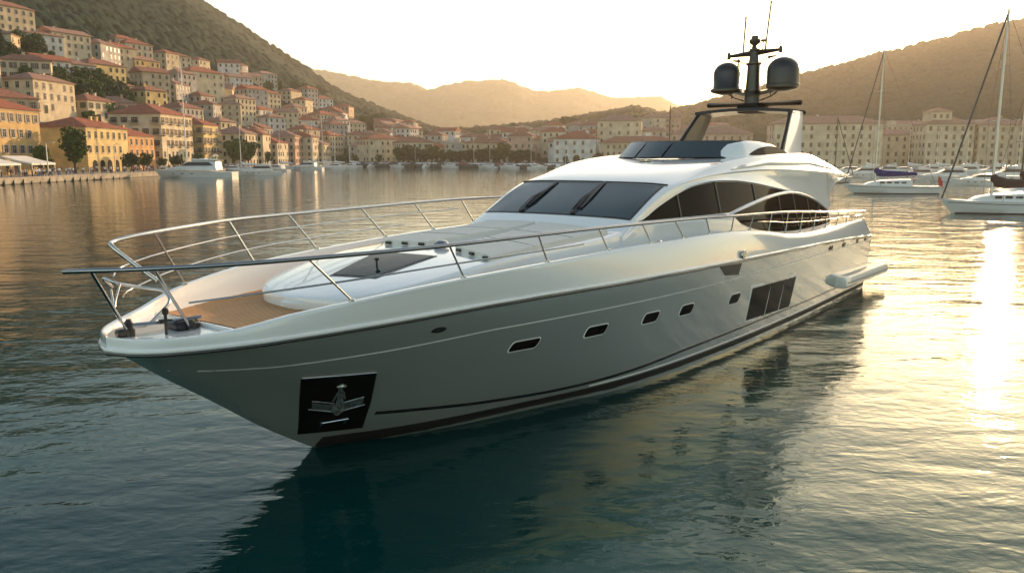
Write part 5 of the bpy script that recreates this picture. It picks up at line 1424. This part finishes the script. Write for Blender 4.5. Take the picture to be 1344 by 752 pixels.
def motorboat(x, y, rz, L, label, fly=True, rad=True, group="motorboats moored in the harbour"):
    t = empty("motorboat", (x, y, 0), rz); B = L * .27; f0, f1 = L * .078 + .45, L * .05 + .35
    mb = MB(); boat_hull(mb, L, B, f0, f1); mb.build("hull", m_bw, t, 45)
    dk = MB(); G = []
    for i in range(13):
        q = i / 12; xx = L / 2 - q * L; b = B / 2 * (1 - (1 - min(q / .55, 1)) ** 2.09) if q < .55 else B / 2 * (1 - .2 * ((q - .55) / .45) ** 2); z = f0 + (f1 - f0) * (1 - (1 - q) ** 2) - .04
        G.append([(xx, b * .96, z), (xx, 0, z + .08), (xx, -b * .96, z)])
    dk.grid(G, 0); dk.build("deck", m_deckb, t, 40)
    # cabin: low foredeck trunk, raked house, dark band of glass
    cb = MB(); G = []; zb = f0 - .25
    for xx, w_, h in ((.36, .10, .02), (.30, .55, .28), (.18, .74, .42), (.10, .80, .55), (.02, .84, 1.0), (-.08, .84, 1.12), (-.24, .82, 1.10), (-.30, .80, 1.0), (-.31, .78, .1)):
        hh = h * L * .105; G.append([(xx * L, w_ * B / 2, zb), (xx * L, w_ * B / 2 * .96, zb + hh * .55), (xx * L, w_ * B / 2 * .84, zb + hh * .93), (xx * L, w_ * B * .25, zb + hh), (xx * L, -w_ * B * .25, zb + hh), (xx * L, -w_ * B / 2 * .84, zb + hh * .93), (xx * L, -w_ * B / 2 * .96, zb + hh * .55), (xx * L, -w_ * B / 2, zb)])
    cb.grid(G, 0); cb.add(G[-1], [tuple(range(8))]); cb.build("cabin", m_bw, t, 40)
    for s in (1, -1):
        g = MB(); zt = zb + L * .105 * .92; zl = zb + L * .105 * .52
        P_ = [(.115 * L, zl), (.03 * L, zt - .02), (-.22 * L, zt), (-.28 * L, zl + .1), (-.2 * L, zl)]
        ring = [(px, s * (B * .42 * (1 - .13 * (pz - zl) / (zt - zl)) + .03), pz) for px, pz in P_]; g.add(ring, [tuple(range(5)) if s < 0 else tuple(reversed(range(5)))]); g.add(ring + [(a, b - s * .06, c) for a, b, c in ring], [(i, (i + 1) % 5, (i + 1) % 5 + 5, i + 5) for i in range(5)]); g.build("side_window", m_wdark, t)
        for k in range(3):
            pz = MB(); xx = L * (.22 - k * .12); q = .5 - xx / L; b = B / 2 * (1 - (1 - min(q / .55, 1)) ** 2.09) if q < .55 else B / 2; zz = (f0 + (f1 - f0) * (1 - (1 - q) ** 2)) * .62
            pz.box((xx, s * (b * .945), zz), (L * .035, .06, .16)); pz.build("porthole", m_wdark, t)
    g = MB(); zt = zb + L * .105 * .97; zl = zb + L * .105 * .60
    g.add([(.10 * L, B * .36, zl), (.10 * L, -B * .36, zl), (.022 * L, -B * .33, zt), (.022 * L, B * .33, zt)], [(0, 1, 2, 3)]); g.v = [(a + .03, b, c + .03) for a, b, c in g.v]; g.build("windscreen", m_wdark, t)
    if fly:
        f = MB(); zf = zb + L * .118; f.grid([[(-.02 * L, w_, zf - .05), (.02 * L, w_ * .9, zf + .45), (-.0 * L, w_ * .8, zf + .45)] for w_ in (-B * .32, -B * .1, B * .1, B * .32)], 0)
        for s in (1, -1): f.box((-.13 * L, s * B * .36, zf + .12), (.24 * L, .10, .45), bev=.04)
        f.box((-.15 * L, 0, zf - .06), (.34 * L, B * .80, .1), bev=.04); f.box((-.12 * L, 0, zf + .25), (.06 * L, B * .4, .5), bev=.08); f.build("flybridge", m_bw, t, 40)
        a = MB()
        for s in (1, -1): a.tube([(-.22 * L, s * B * .36, zf), (-.27 * L, s * B * .30, zf + L * .055)], .10, 6)
        a.tube([(-.27 * L, -B * .30, zf + L * .055), (-.27 * L, B * .30, zf + L * .055)], .10, 6)
        if rad: a.lathe([(.25, 0), (.3, .1), (.2, .3), (.05, .35)], (-.27 * L, 0, zf + L * .055), 12); a.tube([(-.27 * L, .3, zf + L * .055), (-.30 * L, .3, zf + L * .055 + 2)], .03, 5)
        a.build("radar_arch", m_bw, t, 40)
    r = MB(); P_ = []
    for i in range(15):
        q = .02 + .42 * i / 14; b = B / 2 * (1 - (1 - min(q / .55, 1)) ** 2.09); z = f0 + (f1 - f0) * (1 - (1 - q) ** 2) + .55; P_.append((L / 2 - q * L, b * .95, z))
    pth = list(reversed(P_)) + [(a, -b, c) for a, b, c in P_]; r.tube(pth, .025, 5)
    for p in pth[::3]: r.tube([(p[0], p[1], p[2] - .6), p], .02, 4)
    r.build("bow_rail", m_bmast, t)
    st_ = MB(); G = [[(L / 2 * .86 - q * L * .93, s_ * 0, 0)] for q in (0, 1) for s_ in (1,)]
    tag(t, label, "motorboat", group); return t
def sailboat(x, y, rz, L, mastH, label, mmat=m_bmast, cover=m_bblue, name="sailboat", boom=True, flag=False, stay=m_black, fwd=.10, rake=.0, group="sailboats in the harbour", staysail=0):
    t = empty(name, (x, y, 0), rz); B = L * .29; f0, f1 = L * .085 + .25, L * .065 + .2
    mb = MB(); boat_hull(mb, L, B, f0, f1, stern=.7, pw=.62, rake=.10); mb.build("hull", m_bw, t, 45)
    for zf, w_, m_, nm in ((.80, .05, m_bdark, "sheer_stripe"), (.06, .10, m_bdark, "boot_stripe")):
        sb = MB()
        for s in (1, -1):
            G = []
            for i in range(25):
                q = .03 + .95 * i / 24; b = B / 2 * (1 - (1 - min(q / .55, 1)) ** (1.15 / .62)) if q < .55 else B / 2 * (1 - .3 * ((q - .55) / .45) ** 2); z = f0 + (f1 - f0) * (1 - (1 - q) ** 2)
                zz = z * zf if zf > .5 else zf; fr = zz / z; xo = -.10 * L * max(0, 1 - q * 3); wl = b * (.55 + .35 * min(1, q * 2))
                if fr > .55: yy_ = b * .93 + (b - b * .93) * (fr - .55) / .45; xo2 = xo * .4 * (1 - (fr - .55) / .45)
                else: yy_ = wl + (b * .93 - wl) * fr / .55; xo2 = xo * (.9 - .5 * fr / .55)
                px = L / 2 - q * L + xo2; G.append([(px, s * (yy_ + .015), zz - w_ / 2 if zf > .5 else zz - w_ / 2), (px, s * (yy_ + .02), zz + w_ / 2)])
            sb.grid(G, 0, flip=(s > 0))
        sb.build(nm, m_, t)
    dk = MB(); G = []
    for i in range(13):
        q = i / 12; xx = L / 2 - q * L; b = B / 2 * (1 - (1 - min(q / .55, 1)) ** (1.15 / .62)) if q < .55 else B / 2 * (1 - .3 * ((q - .55) / .45) ** 2); z = f0 + (f1 - f0) * (1 - (1 - q) ** 2) - .02
        G.append([(xx, b * .96, z), (xx, 0, z + .1), (xx, -b * .96, z)])
    dk.grid(G, 0); dk.build("deck", m_deckb, t, 40)
    cb = MB(); zb = f1 + .05; G = []
    for xx, w_, h in ((.30, .2, .10), (.22, .45, .55), (.1, .60, .78), (-.1, .66, .90), (-.2, .64, .90), (-.205, .62, .0)):
        G.append([(xx * L, w_ * B / 2, zb), (xx * L, w_ * B * .42, zb + h), (xx * L, 0, zb + h * 1.12), (xx * L, -w_ * B * .42, zb + h), (xx * L, -w_ * B / 2, zb)])
    cb.grid(G, 0); cb.add(G[-1], [tuple(range(5))]); cb.build("cabin", m_bw, t, 40)
    for s in (1, -1):
        for k in range(4):
            w_ = MB(); w_.box((L * (.12 - k * .075), s * B * (.285 + .008 * k), zb + .50), (L * .05, .10, .24), rz=0, bev=.02); w_.build("cabin_window", m_wdark, t)
    mx = L * fwd; mt = (mx - rake * mastH, 0, f1 + .4 + mastH)
    ms = MB(); ms.tube([(mx, 0, f1 + .4), mt], [.10 + mastH * .003, .07 + mastH * .002], 8); mo = ms.build("mast", mmat, t, 60)
    sp = MB()
    for fz, wd_ in ((.42, .5), (.70, .35)):
        z = f1 + .4 + mastH * fz; sp.tube([(mx - .1, -B * wd_, z - .05), (mx, 0, z + .05), (mx - .1, B * wd_, z - .05)], .035, 5)
    sp.build("spreader", mmat, mo)
    hd_ = MB(); hd_.tube([(mt[0] - .3, 0, mt[2]), (mt[0] + .25, 0, mt[2] + .02)], .03, 5); hd_.tube([mt, (mt[0], 0, mt[2] + .7)], .018, 5); hd_.build("masthead", mmat, mo)
    bow = (L * .49, 0, f0 + .1); zt = mt[2] - .2
    fs = MB(); fs.tube([bow, (mt[0], 0, zt)], [.055 if staysail else .03, .09 if staysail else .03] if False else (.085 if staysail else .03), 6); fs.build("furled_jib" if staysail else "forestay", stay, t)
    rg = MB(); rg.tube([(-L * .48, 0, f1 + .1), mt], .022, 4); rg.build("backstay", m_black, t)
    for s in (1, -1):
        rg = MB(); rg.tube([(mx - .2, s * B * .46, f1 + .1), (mx - .1, s * B * .5, f1 + .4 + mastH * .42), (mt[0], 0, mt[2] - .3)], .018, 4); rg.build("shroud", m_black, t)
    if boom:
        bm = MB(); zq = f1 + 1.55; bl = L * .44; bm.tube([(mx - .1, 0, zq), (mx - bl, 0, zq + .15)], .07, 6); bo = bm.build("boom", mmat, t)
        cv = MB(); cv.tube([(mx - .05, 0, zq + 1.15), (mx - .15, 0, zq + .75), (mx - .5, 0, zq + .42), (mx - 1.2, 0, zq + .28), (mx - bl * .6, 0, zq + .26), (mx - bl, 0, zq + .24)], [.20, .42, .58, .50, .38, .22], 10); cv.build("sail_cover", cover, bo, 60)
    pp = MB()
    P_ = []
    for i in range(19):
        q = .02 + .94 * i / 18; b = B / 2 * (1 - (1 - min(q / .55, 1)) ** (1.15 / .62)) if q < .55 else B / 2 * (1 - .3 * ((q - .55) / .45) ** 2); P_.append((L / 2 - q * L, b * .94, f0 + (f1 - f0) * (1 - (1 - q) ** 2) + .6))
    for s in (1, -1):
        pth = [(a, s * b, c) for a, b, c in P_]; pp.tube(pth, .016, 4)
        for p in pth[::3]: pp.tube([(p[0], p[1], p[2] - .65), p], .016, 4)
    pp.build("guard_rail", m_bmast, t)
    wh = MB(); wh.tube([(-.40 * L, 0, f1), (-.40 * L, 0, f1 + .9)], .05, 6)
    G = []
    for i in range(17): a = 2 * math.pi * i / 16; G.append((-.40 * L, .42 * math.cos(a), f1 + .95 + .42 * math.sin(a)))
    wh.tube(G, .025, 5); wh.build("wheel", m_bmast, t)
    dd = MB(); dd.grid([[(-.22 * L, yy_, zb + .45), (-.19 * L, yy_ * .9, zb + .95), (-.27 * L, yy_ * .9, zb + 1.1)] for yy_ in (-B * .28, -B * .1, B * .1, B * .28)], 0); dd.build("spray_hood", m_bblue if cover is m_bblue else m_bdark, t, 50)
    if flag:
        fl = MB(); fl.tube([(-.48 * L, 0, f1), (-.50 * L, 0, f1 + 1.7)], .025, 5); fp = fl.build("flag_staff", m_bmast, t)
        fg = MB(); fg.grid([[(-.50 * L - .06 * a, .06 * math.sin(a * 1.3), f1 + 1.65 - b * .3 - a * .04 - .3 * (a / 6)) for b in range(5)] for a in range(12)], 0); fg.build("flag", m_red, fp, 60)
    tag(t, label, "sailboat", group); return t
def P(u, vw):   # a point on the water under a waterline pixel, in metres from the camera's foot
    a, e = az_el(u, vw); y = CAM_H / -e; return a * y, y
# two sailboats on the right
x, y = P(1168, 254); sailboat(x, y, R(180 - 4), 13.6, 19.2, "white sailboat with blue boom cover and red flag moored right of the yacht's stern", cover=m_bblue, flag=True, fwd=.17, rake=.0, staysail=1)
x, y = P(1322, 280); sailboat(x, y, R(180 - 2), 13.0, 17.6, "white sailboat with dark boom cover cut off by the right edge", cover=m_bdark, fwd=.13, staysail=1)
x, y = P(1352, 262); sailboat(x, y, R(180 + 8), 11, 14.2, "sailboat with thin brown mast behind the nearest one at the right edge", mmat=m_bwood, cover=m_bdark, fwd=.14)
# dark mast rising behind the yacht's roof
x, y = P(884, 236); sailboat(x, y, R(150), 13, 15.5, "sailboat with a dark mast hidden behind the yacht's roof", mmat=m_bdark, cover=m_bdark)
x, y = P(1088, 240); sailboat(x, y, R(15), 12, 12, "dark-decked sailboat behind the yacht's overhanging stern", mmat=m_bwood, cover=m_bdark, staysail=1)
# big motor yacht and neighbours, left
x, y = P(256, 233); motorboat(x, y, R(180 - 3), 21.5, "large white flybridge motorboat by the end of the left quay wall")
x, y = P(338, 230); motorboat(x, y, R(180 + 25), 13.5, "white cabin boat just right of the large flybridge motorboat")
x, y = P(400, 223.5); motorboat(x, y, R(180 - 6), 15, "white cabin cruiser with dark side windows, middle of the left boats")
x, y = P(436, 222.5); motorboat(x, y, R(180 + 12), 11, "small white motorboat right of the cabin cruiser", fly=False)
x, y = P(456, 221); motorboat(x, y, R(180 + 30), 9, "smallest white motorboat at the right end of the left boats", fly=False)
x, y = P(360, 226); motorboat(x, y, R(160), 12, "white motorboat between the cabin boat and the cabin cruiser", fly=False)
x, y = P(300, 227); motorboat(x, y, R(210), 11, "white motorboat half hidden behind the large flybridge motorboat", fly=False)
for u, v, L_, H, lab in ((252, 229.5, 17, 30.5, "sailboat with the tall white mast behind the large flybridge motorboat"), (322, 227, 12, 13, "sailboat with raked stays beside the white cabin boat"), (372, 223.5, 11, 13, "sailboat moored behind the middle of the left boats"), (414, 222, 12, 19, "sailboat with a tall mast beside the cabin cruiser"), (428, 221.5, 12, 21, "sailboat with the tallest mast of the far left group"), (443, 221, 10, 15, "slim sailboat right of the cabin cruiser"), (462, 220, 10, 13, "last sailboat toward the far breakwater")):
    x, y = P(u, v); sailboat(x, y, R(180 + rng.uniform(-25, 25)), L_, H, lab, cover=m_bw, staysail=0, mmat=m_bmw)
# marina rows, right
for u, v, L_, a_, lab in ((1283, 243, 10, 180, "small white open motorboat between the two right sailboats"), (1240, 238, 13, 172, "white motorboat with long low cabin behind the red flag"), (1200, 236, 12, 186, "white motorboat behind the blue boom cover"), (1130, 233, 12, 170, "white motorboat left of the blue boom cover"), (1320, 238, 14, 176, "white flybridge motorboat behind the nearest right mast"), (1160, 230, 12, 182, "far white motorboat below the apartment block"), (1262, 231, 13, 178, "far white motorboat right of the marina centre"), (1300, 230, 12, 184, "far white motorboat near the right edge"), (1215, 229.5, 12, 175, "far white motorboat in the centre of the marina"), (1338, 230, 11, 176, "farthest right white motorboat"), (1110, 229, 11, 180, "far white motorboat nearest the yacht's stern"), (1180, 228, 10, 184, "distant white motorboat at the marina's back"), (1245, 227.5, 10, 176, "distant small motorboat beside the back quay"), (1285, 227, 11, 182, "distant white motorboat below the cream block"), (1325, 227, 10, 177, "distant small white motorboat by the right quay")):
    x, y = P(u, v); motorboat(x, y, R(a_ + rng.uniform(-6, 6)), L_, lab, fly=(L_ > 11))
for u, v, L_, H in ((1140, 229, 10, 11), (1195, 228, 10, 12), (1232, 228, 11, 13), (1272, 229, 10, 11), (1310, 228, 10, 12), (1340, 233, 12, 17)):
    x, y = P(u, v); sailboat(x, y, R(180 + rng.uniform(-20, 20)), L_, H, "distant sailboat in the right marina rows", cover=m_bw)
# boats along the far breakwater
for u in (488, 520, 560, 590, 640, 668, 706, 735, 765, 800):
    a, _ = az_el(u, 214); xx = a * 390; yb = float(np.interp(xx, [-75, -30, 22, 80], [415, 395, 352, 325])) - 5; motorboat(a * yb, yb, R(rng.choice([160, 70, -20])), rng.uniform(7, 10), "tiny white motorboat tied to the far breakwater", fly=False)

# ---------------------------------------------------------------- labels: single each thing out
def finalize():
    groups = {}
    for o in list(col.objects):
        if o.parent is None and o.get('label'):
            groups.setdefault(o['label'], []).append(o)
    ordn = lambda i: ["first", "second", "third", "fourth", "fifth", "sixth", "seventh", "eighth", "ninth", "tenth"][i] if i < 10 else f"{i + 1}" + ("th" if 10 <= (i + 1) % 100 <= 20 or (i + 1) % 10 not in (1, 2, 3) else {1: "st", 2: "nd", 3: "rd"}[(i + 1) % 10])
    for lab, obs in groups.items():
        if len(obs) < 2: continue
        obs.sort(key=lambda o: proj(o.location.x, o.location.y, o.location.z)[0])
        for i, o in enumerate(obs):
            o['label'] = ' '.join(lab.split()[:12]) + (", leftmost such" if i == 0 else ", rightmost such" if i == len(obs) - 1 else f", {ordn(i)} from left")
finalize()
